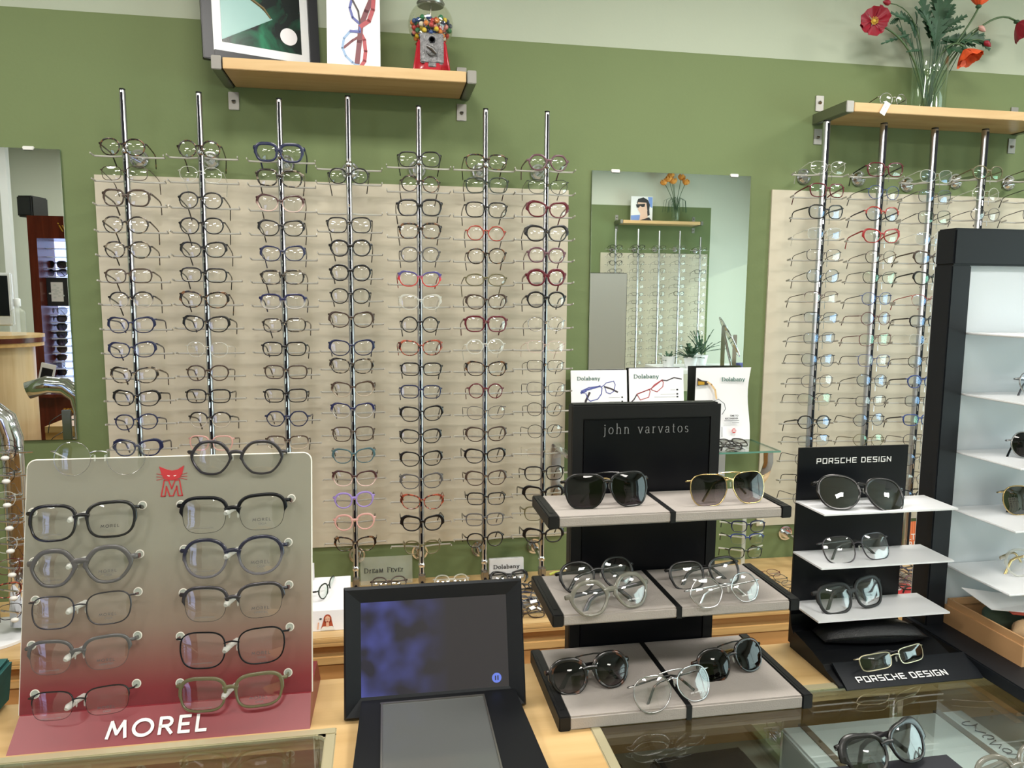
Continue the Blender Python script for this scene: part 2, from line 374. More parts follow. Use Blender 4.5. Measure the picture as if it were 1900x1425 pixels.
def outline(shape, N):
    a, b, ex, tp, lift, br, hz = SHAPES[shape]
    pts = []
    for i in range(N):
        t = 2 * PI * i / N
        c, s_ = math.cos(t), math.sin(t)
        if shape == 'g':
            k = PI / 3; rr = math.cos(k / 2) / math.cos((t % k) - k / 2); rr = .34 * rr + .66 * .95
            x, z = a * c * rr * 1.03, b * s_ * rr * 1.06
        else:
            x = a * math.copysign(abs(c) ** (2 / ex), c); z = b * math.copysign(abs(s_) ** (2 / ex), s_)
        if z < 0: x *= 1 - tp * (-z / b)
        if lift:
            w = max(0, (x / a + 1) / 2) * max(0, (z / b + 1) / 2)
            z += lift * (w ** 2 * 1.6 - .25)
        if shape in 'an': x += .0030 * (-z / b) * (1 if z < 0 else .3)
        pts.append((x, z))
    return pts
CURV = 1.7
def yc(x): return CURV * x * x
RIM = {0: (.0005, .0008), 1: (.0018, .0021), 2: (.0034, .0038), 3: (.0048, .0046), 4: (.0070, .0055)}
GC = {}
def glasses_meshes(shape, w, rim, fmat, tmat, lmat, lod, demo=False, brace=False):
    key = (shape, w, rim, fmat, tmat, lmat, lod, brace)
    if key in GC: return GC[key]
    N = {0: 16, 1: 30, 2: 56}[lod]
    a, b, ex, tp, lift, br, hz = SHAPES[shape]
    th, dp = RIM[w]
    o = outline(shape, N); cx = br + a
    zb = b * (.34 if shape not in 'an' else .55)
    f = MB()
    sect = [(0, -.32), (0, .32), (.25, .5), (.75, .5), (1, .3), (1, -.3), (.75, -.5), (.25, -.5)] if lod else [(0, -.5), (0, .5), (1, .5), (1, -.5)]
    K = len(sect)
    for s in (1, -1):
        vs = []; fs = []
        for i, (x, z) in enumerate(o):
            xp, zp = o[i - 1]; xn, zn = o[(i + 1) % N]
            tx, tz = xn - xp, zn - zp; L = math.hypot(tx, tz) or 1
            nx, nz = tz / L, -tx / L
            t = th * (1.0 + (.30 if z > 0 else -.12) * (1 if w > 1 else 0)); d = dp
            if rim == 'half' and z < b * .12: t, d = .0005, .0008
            if rim == 'cat' and z > 0: t *= 1 + .8 * max(0, x / a)
            for (u, v) in sect:
                X = cx + x + nx * u * t; Z = z + nz * u * t
                vs.append((s * X, yc(X) + v * d, Z))
        for i in range(N):
            for k in range(K):
                p = i * K + k; p2 = i * K + (k + 1) % K; r = ((i + 1) % N) * K + k; r2 = ((i + 1) % N) * K + (k + 1) % K
                fs.append((p, p2, r2, r) if s > 0 else (p, r, r2, p2))
        f.add(vs, fs)
    # bridge: joins the two rims
    xb = br + th * .35
    bh = {0: .0007, 1: .0010, 2: .0027, 3: .0042, 4: .0052}[w]; bd = {0: .0007, 1: .0009, 2: .0017, 3: .0022, 4: .0025}[w]
    nb = 5 if lod < 2 else 9
    arch = .0022 if w < 3 else .0012
    zi = zb
    f.tube([((-xb + 2 * xb * k / (nb - 1)), yc(xb) * .6 - .0004 - (.0016 if w < 2 else 0) * math.sin(PI * k / (nb - 1)), zi + arch * math.sin(PI * k / (nb - 1))) for k in range(nb)], [(bd, bh)] * nb, 8 if lod else 5, up=(0, 0, 1))
    if brace:
        xt = br + a * .45; zt = b * .98 + th
        f.tube([(-xt, yc(xt) - .001, zt), (-br, -.001, zt + .0012), (br, -.001, zt + .0012), (xt, yc(xt) - .001, zt)], .0011, 8)
    # end pieces carry the hinges
    xo = cx + a + th; zh = b * hz + lift * .5
    eh = {0: .0012, 1: .0013, 2: .0026, 3: .0042, 4: .0062}[w]
    xe = xo + .0035
    for s in (1, -1):
        xi = cx + a * .93
        f.tube([(s * xi, yc(xi), zh), (s * xo, yc(xo) + .0003, zh), (s * xe, yc(xe) + .0022, zh - .0003), (s * (xe + .0004), yc(xe) + .0058, zh - .0006)], [(dp * .4, eh * .9), (dp * .45, eh), (.0017, eh * .92), (.0014, eh * .8)], 8 if lod else 4)
    front = f.mesh(fmat, True)
    # lenses, slightly domed solids
    ls = []
    for s in (1, -1):
        l = MB(); rings = (0, .5, .8, 1.0) if lod else (0, 1.0)
        vs = []; fs = []
        lx = s * cx
        for side, off in ((0, -.0008), (1, .0006)):
            for rr in rings:
                for i in range(N):
                    x, z = o[i]; X = (cx + x * rr) ; Z = z * rr
                    dome = -.0026 * (1 - (rr ** 2))
                    vs.append((s * X - lx, yc(cx) + (yc(cx + x) - yc(cx)) * rr + dome + off, Z))
                    if rr == 0: break
        per = 1 + (len(rings) - 1) * N
        for side in (0, 1):
            base = side * per
            for i in range(N):
                j = (i + 1) % N
                tri = (base, base + 1 + i, base + 1 + j)
                fs.append(tri if (side == 0) == (s > 0) else tri[::-1])
                for q_ in range(len(rings) - 2):
                    A = base + 1 + q_ * N
                    qd = (A + i, A + N + i, A + N + j, A + j)
                    fs.append(qd if (side == 0) == (s > 0) else qd[::-1])
        A = 1 + (len(rings) - 2) * N; B = per + A
        for i in range(N):
            j = (i + 1) % N; fs.append((A + i, B + i, B + j, A + j) if s > 0 else (A + i, A + j, B + j, B + i))
        l.add(vs, fs)
        me = l.mesh(lmat, True); ls.append((me, (lx, 0, 0)))
    # temples: origin at the hinge
    ts = []
    h0 = {0: .0011, 1: .0017, 2: .0030, 3: .0036, 4: .0052}[w]; t0 = {0: .0006, 1: .0009, 2: .0016, 3: .0017, 4: .0021}[w]
    hy = yc(xe) + .0050; hx = xe + .0002
    for s in (1, -1):
        t = MB()
        P = [(0, 0, 0), (0, .03, 0), (-s * .001, .066, .0002), (-s * .002, .086, -.0012), (-s * .003, .097, -.0052), (-s * .005, .106, -.0150), (-s * .008, .121, -.0330)]
        S = [(t0, h0), (t0, h0 * .9), (t0, h0 * .8), (t0, h0 * .85), (max(t0, .0012), max(h0 * .9, .0018)), (max(t0, .0014), max(h0, .0022)), (max(t0, .0013), max(h0 * 1.05, .0024))]
        t.tube(P, S, 8 if lod else 4, up=(0, 0, 1))
        ts.append((t.mesh(tmat, True), (s * hx, hy, zh - .0006)))
    pads = None
    if lod == 2:
        p = MB()
        for s in (1, -1):
            p.ball((s * (br * .62), .0052, zb - .0075), .0032, 10, 1.5, .45, .7)
            p.tube([(s * br * 1.02, .001, zb - .004), (s * br * .8, .0055, zb - .0025), (s * br * .64, .0055, zb - .0065)], .00045, 6)
        pads = p.mesh('clear_acrylic', True)
    GC[key] = (front, ls, ts, pads, dict(cx=cx, a=a, b=b, xo=xe, hz=zh))
    return GC[key]
def glasses(style, loc, rot, label, group, fold=(0, 0), scale=1.0, lod=1, name='eyeglasses', tipmat=None):
    shape, w, rim, fmat, tmat, lmat = style[:6]
    brace = len(style) > 6 and style[6] == 'brace'
    front, ls, ts, pads, inf = glasses_meshes(shape, w, rim, fmat, tmat, lmat, lod, brace=brace)
    t = thing(name, label, 'sunglasses' if name == 'sunglasses' else 'glasses', loc, (0, 0, 0), group)
    if isinstance(rot, Matrix): t.rotation_euler = rot.to_euler()
    else: t.rotation_euler = rot
    t.scale = (scale,) * 3
    link('frame_front', front, None, t)
    for me, lo in ls:
        o = link('lens', me, None, t); o.location = lo
    for i, (me, lo) in enumerate(ts):
        o = link('temple', me, None, t); o.location = lo
        s = 1 if i == 0 else -1
        o.rotation_euler = (random.uniform(-.18, -.07) if not fold[0] else (.02 if i else -.04), 0, s * fold[i])
    if pads: link('nose_pads', pads, None, t)
    t['_inf'] = 0
    del t['_inf']
    return t, inf
# colour key -> (front material, temple material, words)
CK = {
 'k': ('black', 'black', 'black'), 't': ('tortoise', 'tortoise', 'dark tortoise'), 'T': ('tortoise_pale', 'tortoise', 'pale tortoise'), 'w': ('wine', 'wine', 'dark red'),
 'b': ('navy', 'navy', 'navy blue'), 'n': ('brown', 'brown', 'brown'), 'x': ('crystal', 'crystal', 'clear'), 'p': ('pink', 'tortoise_pale', 'pink'),
 'u': ('purple', 'black', 'lilac'), 'e': ('teal', 'black', 'teal'), 'y': ('grey', 'grey', 'grey'), 'd': ('gold', 'gold', 'gold'), 'm': ('gunmetal', 'black', 'dark metal'),
 'R': ('red', 'red', 'bright red'), 'o': ('orange_red', 'grey', 'orange red'), 'K': ('brow_black', 'black', 'black browed'), 'N': ('brow_brown', 'brown', 'brown browed'),
 'B': ('brow_navy', 'navy', 'navy browed'), 'g': ('green_black', 'brown', 'dark green'), 'M': ('mauve', 'mauve', 'mauve'), 's': ('silver', 'black', 'silver'),
 'X': ('crystal_pink', 'crystal_pink', 'clear pink'), 'z': ('blue_over_red', 'red', 'blue and red'), 'l': ('olive', 'olive', 'olive'), 'j': ('blue', 'gunmetal', 'blue'),
 'r': ('tortoise_red', 'tortoise_red', 'reddish tortoise'), 'q': ('red_over_black', 'gunmetal', 'red over black'), 'f': ('rose_fade', 'brown', 'rose brown'),
}
def gstyle(code, lens='lens_clear'):
    """'ck2' = shape, colour, weight; a trailing h = half rim, 0 = rimless"""
    rim = 'half' if code.endswith('h') else ('cat' if code[0] == 'c' and code[2] != '1' else 'full')
    f, t, wd = CK[code[1]]
    return (code[0], int(code[2]), rim, f, t, lens), wd

# ------------------------------------------------------------------ display rods
Y_ROD = -.13; Y_GL = -.158
def build_rod(x, ztop, zbot, zs, label, group, mat='rod_chrome', wide=.0088, hooks=False, mounts=(2.12, .86), lock=True, base=True, yw=0.0, sgn=1, lod=1):
    """one wall-mounted rod with its acrylic arms; sgn=-1 when it hangs on the opposite wall"""
    t = thing('display_rod', label, 'display rod', (x, yw + sgn * Y_ROD, zbot), (0, 0, 0 if sgn == 1 else PI), group)
    L = ztop - zbot
    b = MB(); b.lathe([(wide, 0), (wide, L - .004), (wide * .8, L)], 16 if lod else 8); b.build('pole', mat, t, True)
    if lod:
        so_ = 0
        b = MB(); b.box(so_ - wide * .34, so_ + wide * .34, -wide - .0010, -wide * .55, .012, L - .008); b.build('slot', 'slot', t)
        b = MB(); b.lathe([(wide * .9, L - .001), (wide * .95, L + .003)], 12); b.build('end_cap', 'edge_black', t)
    for zm in mounts:
        z = zm - zbot
        if 0 < z < L:
            b = MB(); b.cyl((0, 0, z), (0, .122, z), .0085, 12)
            b.cyl((0, .116, z), (0, .1295, z), .016, 20, .026); b.cyl((0, .1245, z), (0, .1298, z), .028, 20)
            b.ball((0, -.001, z), .0125, 12); b.build('wall_mount', 'chrome', t, True)
    if lock:
        z = zbot_lock - zbot
        b = MB(); b.rbox(-.011, .011, -.026, .012, z - .02, z + .02, .006); lk = b.build('lock', 'steel', t, True)
        b = MB(); b.cyl((0, -.0255, z - .008), (0, -.029, z - .008), .005, 12); b.build('keyhole', 'slot', lk)
    for z in zs:
        zz = z - zbot - .022
        b = MB()
        b.tube([(-.101, .012, zz + .004), (-.0995, .040, zz), (-.04, .038, zz - .001), (0, .020, zz), (.04, .038, zz - .001), (.0995, .040, zz), (.101, .012, zz + .004)], [(.0018, .0029)] * 7, 6 if lod else 4, up=(0, 0, 1))
        b.build('support_arm', 'arm_acrylic', t)
        if lod:
            b = MB(); b.tube([(0, -wide, zz + .016), (0, -wide - .014, zz + .018), (0, -wide - .018, zz + .024)], .0022, 6)
            b.tube([(-.002, -wide - .001, zz - .004), (-.0025, -wide - .003, zz - .022)], .0016, 5)
            b.build('nose_peg', 'chrome', t)
        if hooks:
            b = MB(); b.tube([(0, -wide, zz + .004), (.018, -wide - .006, zz + .006), (.018, -wide - .006, zz - .024)], .0009, 5)
            b.build('lock_hook', 'chrome', t)
    return t
zbot_lock = .80
# ------------------------------------------------------------------ room shell
ZC = 3.05; YF = -5.12; XL = -3.6; XR = 4.4
T = 0.12
def wallbox(name, mat, *a): m_ = MB(); m_.box(*a); return struct(name, m_, mat)
ZP = at(340, 34, y=0).z            # where the dark green stops
mb = MB(); mb.box(XL - T, XR + T, 0, T, 0, ZP); mb.cur = 1; mb.box(XL - T, XR + T, 0, T, ZP, ZC)
o = mb.build('wall_back', ['wall_green', 'wall_pale']); o['kind'] = 'structure'
# opposite wall (seen in the mirrors): dark green field round the second rack, pale elsewhere
pA = mir(1318, 400, 5.12); zF = mir(1150, 381, 5.12).z
XA = 1.0; XB = pA.x
mb = MB(); mb.box(XL - T, XA, YF - T, YF, 0, ZC); mb.box(XB, XR + T, YF - T, YF, 0, ZC); mb.box(XA, XB, YF - T, YF, zF, ZC)
mb.cur = 1; mb.box(XA, XB, YF - T, YF, 0, zF)
o = mb.build('wall_front', ['wall_mint', 'wall_green']); o['kind'] = 'structure'
wallbox('wall_left', 'wall_mint', XL - T, XL, YF, 0, 0, ZC)
# right wall with a shop window
WY0, WY1, WZ0, WZ1 = -4.75, -1.6, .55, 2.35
mb = MB(); mb.box(XR, XR + T, YF, WY0, 0, ZC); mb.box(XR, XR + T, WY1, 0, 0, ZC); mb.box(XR, XR + T, WY0, WY1, 0, WZ0); mb.box(XR, XR + T, WY0, WY1, WZ1, ZC)
struct('wall_right', mb, 'wall_mint')
mb = MB()
mb.box(XR + .02, XR + .08, WY0, WY0 + .05, WZ0, WZ1); mb.box(XR + .02, XR + .08, WY1 - .05, WY1, WZ0, WZ1)
mb.box(XR + .02, XR + .08, WY0 + .05, WY1 - .05, WZ0, WZ0 + .05); mb.box(XR + .02, XR + .08, WY0 + .05, WY1 - .05, WZ1 - .05, WZ1)
mb.box(XR + .03, XR + .07, -3.2, -3.15, WZ0 + .05, WZ1 - .05)
wf = struct('window_1', mb, 'white_plastic')
mb = MB(); mb.box(XR + .045, XR + .05, WY0 + .05, WY1 - .05, WZ0 + .05, WZ1 - .05); mb.build('pane', 'glass', wf)
wallbox('floor', 'floor_grey', XL - T, XR + T, YF - T, T, -.1, 0)
wallbox('ceiling', 'ceiling_white', XL - T, XR + T, YF - T, T, ZC, ZC + .1)

# ------------------------------------------------------------------ cream boards behind the racks
def board(x0, x1, z0, z1, y0, y1, label):
    mb = MB(); mb.box(x0, x1, y0, y1, z0, z1)
    o = mb.build('backing_board', 'board_cream'); return tag(o, label, 'board')
p1 = at(174.5, 319.5, y=-.006); p2 = at(1055, 353, y=-.006); p3 = at(1048, 993, y=-.006); p4 = at(1432.6, 354, y=-.006)
board(p1.x, p2.x, p3.z, p2.z, -.008, -.0005, 'large cream board on the green wall behind the seven chrome rods')
board(p4.x, 2.75, p3.z, p4.z + .004, -.008, -.0005, 'cream board on the green wall behind the right rack of grey rods')
def nails(): pass

# ------------------------------------------------------------------ left rack
COLS = [
 ((224.6, 165), [269, 317, 363, 413.6, 460, 508.6, 552.8, 600, 645.7, 693, 736, 780, 828],
  ['rt2', 'qn1', 'sn3', 'rT2', 'rT2', 'qn2', 'rK2', 'cb2', 'cb2', 'cT2', 'ck2', 'rb2', 'cb3']),
 ((367, 171), [272.4, 319.5, 368, 415.4, 460, 507, 552.8, 597.8, 645, 689, 732, 776, 819],
  ['ot2', 'rx1', 'rk2', 'rk2', 'ck2', 'qk2', 'ct2', 'ck2', 'rx1', 'rn2', 'qk2', 'rK2', 'sp2']),
 ((516.6, 183), [280, 327, 374, 420, 467, 511, 556, 600, 644, 687, 731, 774, 818],
  ['sb4', 'sT3', 'cf2', 'ck2', 'cb2', 'qT3', 'qB3', 'qT2', 'qk2', 'qn2', 'qk2', 'gb2', 'qN2']),
 ((644.7, 178), [295, 322.7, 380, 414, 457, 503, 546, 590, 642, 676, 719, 759, 802, 843, 885, 925, 966, 1007],
  [None, 'rk2', None, 'sk2', 'rk3', 'rk3', 'rk2', 'cn2', 'cb2', 'cT2', 'cN2', 'cB2', 'sn2', 'ce2', 'cf2', 'ru3', 'rp3', 'ct2']),
 ((777, 197), [292, 338, 382, 425, 469, 514.7, 557.7, 599, 642.5, 681.8, 723.5, 765, 806.6, 848.4, 889.4, 928, 968, 1012],
  ['sk2', 'ot2', 'sk3', 'st3', 'ry2', 'cz2', 'cx2', 'ok2', 'cr2', 'qk2', 'qb2', 'ck2', 'ck2', 'ck2', 'cy2', 'cr2', 'ck3', 'rl2']),
 ((902, 202), [297, 340, 386, 429.5, 472, 516, 557, 598, 640, 681, 722, 763, 803, 843, 884, 922, 961, 999],
  ['st2', 'sg2', 'sk2', 'go2', 'rt2', 'vl2', 'cn2', 'sw3', 'gx2', 'ct2', 'ow2', 'cy1', 'cn2', 'ck2', 'cn2', 'qk2', 'qy2', 'rk2']),
 ((1016.6, 207), [298.6, 342.8, 386, 430, 470.6, 512, 553, 598, 640, 676, 718.6, 756.7, 797, 837, 875, 913, 949.5, 990.6],
  ['gM3', 'cg1', 'cw3', 'ck3', 'rM3', 'rw4', 'rk3', 'rs1', 'qX1', 'qk1', 'sy1', 'rk1', 'rk1', 'qx0', 'sk2', 'ck3', 'sl2', 'ck3']),
]
ZCNT = .75
WORDS = {0: 'rimless', 1: 'thin', 2: '', 3: 'thick', 4: 'chunky'}
def labelof(code, wd, tail):
    w = WORDS[int(code[2])]
    return ' '.join(f'{w} {wd} {SHAPE_WORD[code[0]]} eyeglasses, {tail}'.split())
random.seed(11)
for ci, (tp, ys, codes) in enumerate(COLS):
    top = at(*tp, y=Y_ROD - .01)
    x = top.x
    zs = []
    for yy in ys:
        # pixel column of the rod at this height
        p = at(tp[0], yy, y=Y_GL)
        for _ in range(3):
            d = Vector((x, Y_GL, p.z)) - CAM; w_ = d.dot(FW); px = 950 + FPX * d.dot(RX) / w_
            p = at(px, yy, y=Y_GL)
        zs.append(p.z)
    build_rod(x, top.z, ZCNT, zs, f'chrome display rod with acrylic arms, {ORD[ci + 1] if ci else "leftmost"} of the seven before the large cream board'.replace('seventh of the', 'rightmost of the'), 'chrome rods of the left rack', mounts=(zs[0] - .012, .845))
    n = 0
    for z, code in zip(zs, codes):
        if not code: continue
        n += 1
        st, wd = gstyle(code)
        last = n == len([c for c in codes if c])
        pos = 'at the top' if n == 1 else ('at the bottom' if last else ORD[n] + ' from top')
        lab = labelof(code, wd, f'{pos} on the {ORD[ci + 1] if ci else "leftmost"} chrome rod')
        if ci == 2 and n == 1: lab = 'chunky navy blue square eyeglasses, at the top of the third chrome rod'
        glasses(st, (x + random.uniform(-.002, .002), Y_GL + random.uniform(-.004, .004), z - .006), (R(random.uniform(-5, 1)), R(random.uniform(-1.6, 1.6)), R(random.uniform(-3, 3))), lab, 'eyeglasses on the seven chrome rods', scale=random.uniform(.97, 1.03) * .985)

# ------------------------------------------------------------------ right rack
RC = [
 ((1537.5, 224), [308, 350.6, 390.5, 430, 470, 509, 548.5, 586.5, 624, 665, 704, 739, 780, 814, 850, 886, 922],
  ['cx1', 'sw2', 'sk2', 'qx1', 'qm1', 'rg1', 'qf1h', 'qk1h', 'qy1', 'cm1', 'ry1', 'cm1h', 'gk2', 'qk1h', 'cy1', 'ck1', 'cy1'], 'leftmost'),
 ((1644, 229), [312, 354, 394, 435, 474, 512, 551, 588, 627, 666, 703, 741, 776, 813],
  ['sw2', 'rj1', 'rq2', 'cR2', 'rt1', 'ck1', 'rj1', 'ow1', 'sw1', 'sj1', 'rm1', 'qm1', 'gm1', 'gl1'], 'second'),
 ((1739, 238), [324, 361, 400, 440, 476, 514, 555, 593, 628, 667, 705, 741, 776, 813, 849, 886, 917],
  ['cx1', 'sy1', 'sm1', 'sx1', 'cn2', 'ck2', 'cR1h', 'qk2', 'cx1', 'rt1', 'rj2', 'qm1', 'qj2', 'ry1', 'rm1', 'cy1', 'ck2'], 'third'),
 ((1833, 240), [318, 357, 395, 437, 475, 513, 552, 590, 627, 665, 703, 740, 776, 812, 848, 884],
  ['rl2', 'ox1', 'ry1', 'sy1', 'ck1', 'cy1', 'ry1', 'sk1', 'ck1', 'ry1', 'sj1', 'cm1', 'cr1', 'cw1', 'sk1', 'cm1'], 'fourth'),
]
for ci, (tp, ys, codes, nm) in enumerate(RC):
    top = at(*tp, y=Y_ROD - .01); x = top.x; zs = []
    for yy in ys:
        p = at(tp[0], yy, y=Y_GL)
        for _ in range(3):
            d = Vector((x, Y_GL, p.z)) - CAM; px = 950 + FPX * d.dot(RX) / d.dot(FW)
            p = at(px, yy, y=Y_GL)
        zs.append(p.z)
    build_rod(x, top.z, ZCNT, zs, f'wide grey metal display rod, {nm} from the left in the right rack', 'grey rods of the right rack', mat='rod_metal', wide=.0125, hooks=True, mounts=(zs[0] - .012, .845))
    for n, (z, code) in enumerate(zip(zs, codes), 1):
        st, wd = gstyle(code, random.choice(['lens_coated', 'lens_coated', 'lens_clear', 'lens_green']))
        if n == 1 and ci == 1: st = st[:4] + ('black', 'lens_clear')
        pos = 'at the top' if n == 1 else ORD[n] + ' from top'
        lab = labelof(code[:3], wd, f'{pos} on the {nm} grey rod')
        glasses(st, (x + random.uniform(-.002, .002) - .002, Y_GL - .004 + random.uniform(-.004, .004), z - .006), (R(random.uniform(-4, 2)), R(random.uniform(-1.5, 1.5)), R(random.uniform(-4, 2))), lab, 'eyeglasses on the grey rods of the right rack', scale=random.uniform(.95, 1.0))
# fifth rod stands just outside the photo; the glasses on it reach in
x5 = 2.375; zs5 = [at(1905, v, y=Y_GL).z for v in (320, 360, 398, 436)]
build_rod(x5, at(1833, 240, y=Y_ROD).z, ZCNT, zs5, 'wide grey metal display rod at the right edge of the right rack', 'grey rods of the right rack', mat='rod_metal', wide=.0125, hooks=True, mounts=(zs5[0] - .012, .845))
for n, (z, code) in enumerate(zip(zs5, ['rg1', 'sm1', 'sy1', 'ck1']), 1):
    st, wd = gstyle(code, 'lens_coated')
    glasses(st, (x5, Y_GL, z), (0, 0, R(-2)), labelof(code, wd, f'{ORD[n]} of those cut off at the right edge'), 'eyeglasses cut off at the right edge of the photo')

# ------------------------------------------------------------------ wall shelves
def wall_shelf(name_l, x0, x1, ztop, zth, depth, yw=0.0, sgn=1, hl=.03):
    t = thing('wall_shelf', name_l, 'shelf', (0 if sgn == 1 else 0, yw, 0), (0, 0, 0))
    y0, y1 = (-depth, -.004) if sgn == 1 else (.004, depth)
    b = MB(); b.rbox(x0 + .003, x1 - .003, y0, y1, ztop - zth, ztop, .0015); b.build('board', 'shelf_wood', t, True)
    for xs, s in ((x0, 1), (x1, -1)):
        b = MB()
        xa, xb = (xs - .028, xs) if s == 1 else (xs, xs + .028)
        yf = y0 - .003 if sgn == 1 else y1 + .003
        b.rbox(xa, xb, min(yf, 0), max(yf, 0), ztop - zth - .003, ztop + .004, .002)
        plates = []
        for dz in (-1, 1):
            pl = MB(); plates.append(pl)
            zc_ = ztop - zth / 2 + dz * .058
            pl.rbox(xa - .002 + (.010 if s == 1 else -.010), xb + .002 + (.010 if s == 1 else -.010), -.004 if sgn == 1 else .0002, -.0002 if sgn == 1 else .004, min(zc_ - .027, zc_ + .027), zc_ + .027, .0012)
            pl.cyl((xa + .014 + (.010 if s == 1 else -.010), -.004 if sgn == 1 else .004, zc_ - dz * -.004), (xa + .014 + (.010 if s == 1 else -.010), -.0075 if sgn == 1 else .0075, zc_), .006, 14)
        br_ = b.build('bracket', 'steel', t, True)
        for pl in plates: pl.build('screw_plate', 'steel', br_, True)
    return t
# shelf 1 above the left rack
a1 = at(411, 125, z=None, y=-.2)
def shelf_from(px0, px1, pyb0, pyb1, yf):
    l = at(px0, pyb0, y=yf); r = at(px1, pyb1, y=yf); return l, r
DS1 = .20
l1, r1 = shelf_from(411, 867, 125, 155, -DS1)
ZS1 = (l1.z + r1.z) / 2
wall_shelf('light wooden wall shelf with steel brackets above the chrome rods', l1.x, r1.x, ZS1 + .032, .032, DS1)
DS2 = .20
l2 = at(1585, 203, y=-DS2)
ZS2 = at(1700, 213, y=-DS2).z
wall_shelf('light wooden wall shelf with steel brackets above the right rack', at(1584, 200, y=-DS2).x, at(1584, 200, y=-DS2).x + .80, ZS2 + .030, .030, DS2)
print('SHELVES', l1, r1, ZS1, l2, ZS2, at(885, 157, y=-DS1), at(430, 158, y=0), at(853, 182, y=0), at(1513, 220, y=0), at(1840, 260, y=0))
# ------------------------------------------------------------------ back counter along the wall
YB = -.43
t = thing('back_counter', 'long wooden counter along the green wall with birch ply edge and drawers below', 'counter', (0, 0, 0))
b = MB(); b.rbox(XL + .2, 3.4, YB, -.001, ZCNT - .028, ZCNT, .003); b.build('countertop', 'counter_wood', t, True)
b = MB(); b.box(XL + .2, 3.4, YB - .0012, YB, ZCNT - .026, ZCNT - .018); b.box(XL + .2, 3.4, YB - .0012, YB, ZCNT - .013, ZCNT - .006); b.build('ply_edge', 'ply_wood', t)
b = MB(); b.box(XL + .2, 3.4, YB + .035, -.001, 0, ZCNT - .028); b.build('carcass', 'drawer_wood', t)
b = MB(); b.rbox(XL + .2, 3.4, YB + .004, YB + .03, ZCNT - .085, ZCNT - .060, .002); b.build('rail', 'ply_wood', t, True)
xd = XL + .25
while xd < 3.2:
    d = MB(); d.rbox(xd, xd + .595, YB + .012, YB + .034, ZCNT - .34, ZCNT - .088, .002); dd = d.build('drawer', 'drawer_wood', t, True)
    k = MB(); k.cyl((xd + .06, YB + .012, ZCNT - .175), (xd + .06, YB - .012, ZCNT - .175), .006, 12, .009); k.build('knob', 'white_plastic', dd, True)
    xd += .60
# ------------------------------------------------------------------ front showcase counter
ZT = 1.10; YK = -1.335
t = thing('showcase_counter', 'light wooden showcase counter with inset glass tops in pale brass frames', 'counter', (0, 0, 0))
YG = -1.482
GL = (-1.5, -.072, -2.35, YG); GR = (.30, 1.75, -2.35, YG)
b = MB()
b.box(-1.6, 1.85, YG, YK, ZT - .03, ZT); b.box(GL[1], GR[0], -2.42, YG, ZT - .03, ZT)
b.box(-1.6, -1.5, -2.42, YG, ZT - .03, ZT); b.box(1.75, 1.85, -2.42, YG, ZT - .03, ZT)
b.box(-1.5, GL[1], -2.42, -2.35, ZT - .03, ZT); b.box(GR[0], 1.75, -2.42, -2.35, ZT - .03, ZT)
b.build('countertop', 'counter_wood', t)
for gx0, gx1, gy0, gy1, r_ in ((*GL, 1), (*GR, 0)):
    b = MB(); w_ = .016
    for a_ in ((gx0, gx1, gy1 - w_, gy1), (gx0, gx1, gy0, gy0 + w_), (gx0, gx0 + w_, gy0 + w_, gy1 - w_), (gx1 - w_, gx1, gy0 + w_, gy1 - w_)):
        b.rbox(a_[0], a_[1], a_[2], a_[3], ZT - .004, ZT + .002, .0015)
    if r_:
        for k in range(6):
            th_ = k * PI / 12
            b.box(gx1 - w_ - .012 + .010 * math.sin(th_), gx1 - w_ + .001, gy1 - w_ - .012 + .010 * math.cos(th_), gy1 - w_ + .001, ZT - .004, ZT + .0018)
    fr_ = b.build('brass_frame', 'brass_frame', t, True)
    b = MB(); b.box(gx0 + w_, gx1 - w_, gy0 + w_, gy1 - w_, ZT - .005, ZT + .001); b.build('glass_top', 'counter_glass', t)
b = MB(); b.box(-1.6, 1.85, -1.36, YK - .002, .05, ZT - .03); b.box(-1.6, 1.85, -2.42, -2.40, .05, ZT - .03); b.box(-1.6, -1.58, -2.40, -1.36, .05, ZT - .03); b.box(1.83, 1.85, -2.40, -1.36, .05, ZT - .03)
b.box(-.09, -.06, -2.40, -1.36, .05, ZT - .03); b.box(.27, .30, -2.40, -1.36, .05, ZT - .03)
b.build('case_walls', 'ply_wood', t)
plain('case_lining', (168, 174, 164), .6)
b = MB(); b.box(-1.58, -.09, -2.40, -1.36, .915, .93); b.box(.30, 1.83, -2.40, -1.36, .915, .93); b.build('inner_shelf', 'case_lining', t)
b = MB(); b.box(-1.58, 1.83, -2.40, -1.36, .05, .07); b.build('plinth_floor', 'case_lining', t)

# ------------------------------------------------------------------ frosted twelve-frame display
PX0, PX1 = -.519, -.111
PB = Vector((0, -1.436, 1.136)); PTp = Vector((0, -1.357, 1.492))
dv = (PTp - PB).normalized(); PN = Vector((0, -dv.z, dv.y))       # faces the viewer, leaning back
plen = (PTp - PB).length
lean = math.atan2(PTp.y - PB.y, PTp.z - PB.z)
t = thing('frosted_display', 'frosted eyeglass display panel on a red base marked MOREL with a red cat logo', 'display stand', (0, 0, 0))
b = MB(); xb0, xb1 = -.521, -.111
b.add([(xb0, -1.477, ZT), (xb1, -1.477, ZT), (xb1 + .004, -1.33, ZT), (xb0, -1.33, ZT), (xb0 + .004, -1.441, ZT + .037), (xb1 - .001, -1.441, ZT + .037), (xb1, -1.34, ZT + .037), (xb0 + .004, -1.34, ZT + .037)],
      [(0, 3, 2, 1), (4, 5, 6, 7), (0, 1, 5, 4), (1, 2, 6, 5), (2, 3, 7, 6), (3, 0, 4, 7)])
plain('base_red', (130, 42, 50), .35, noise=.03, nscale=2)
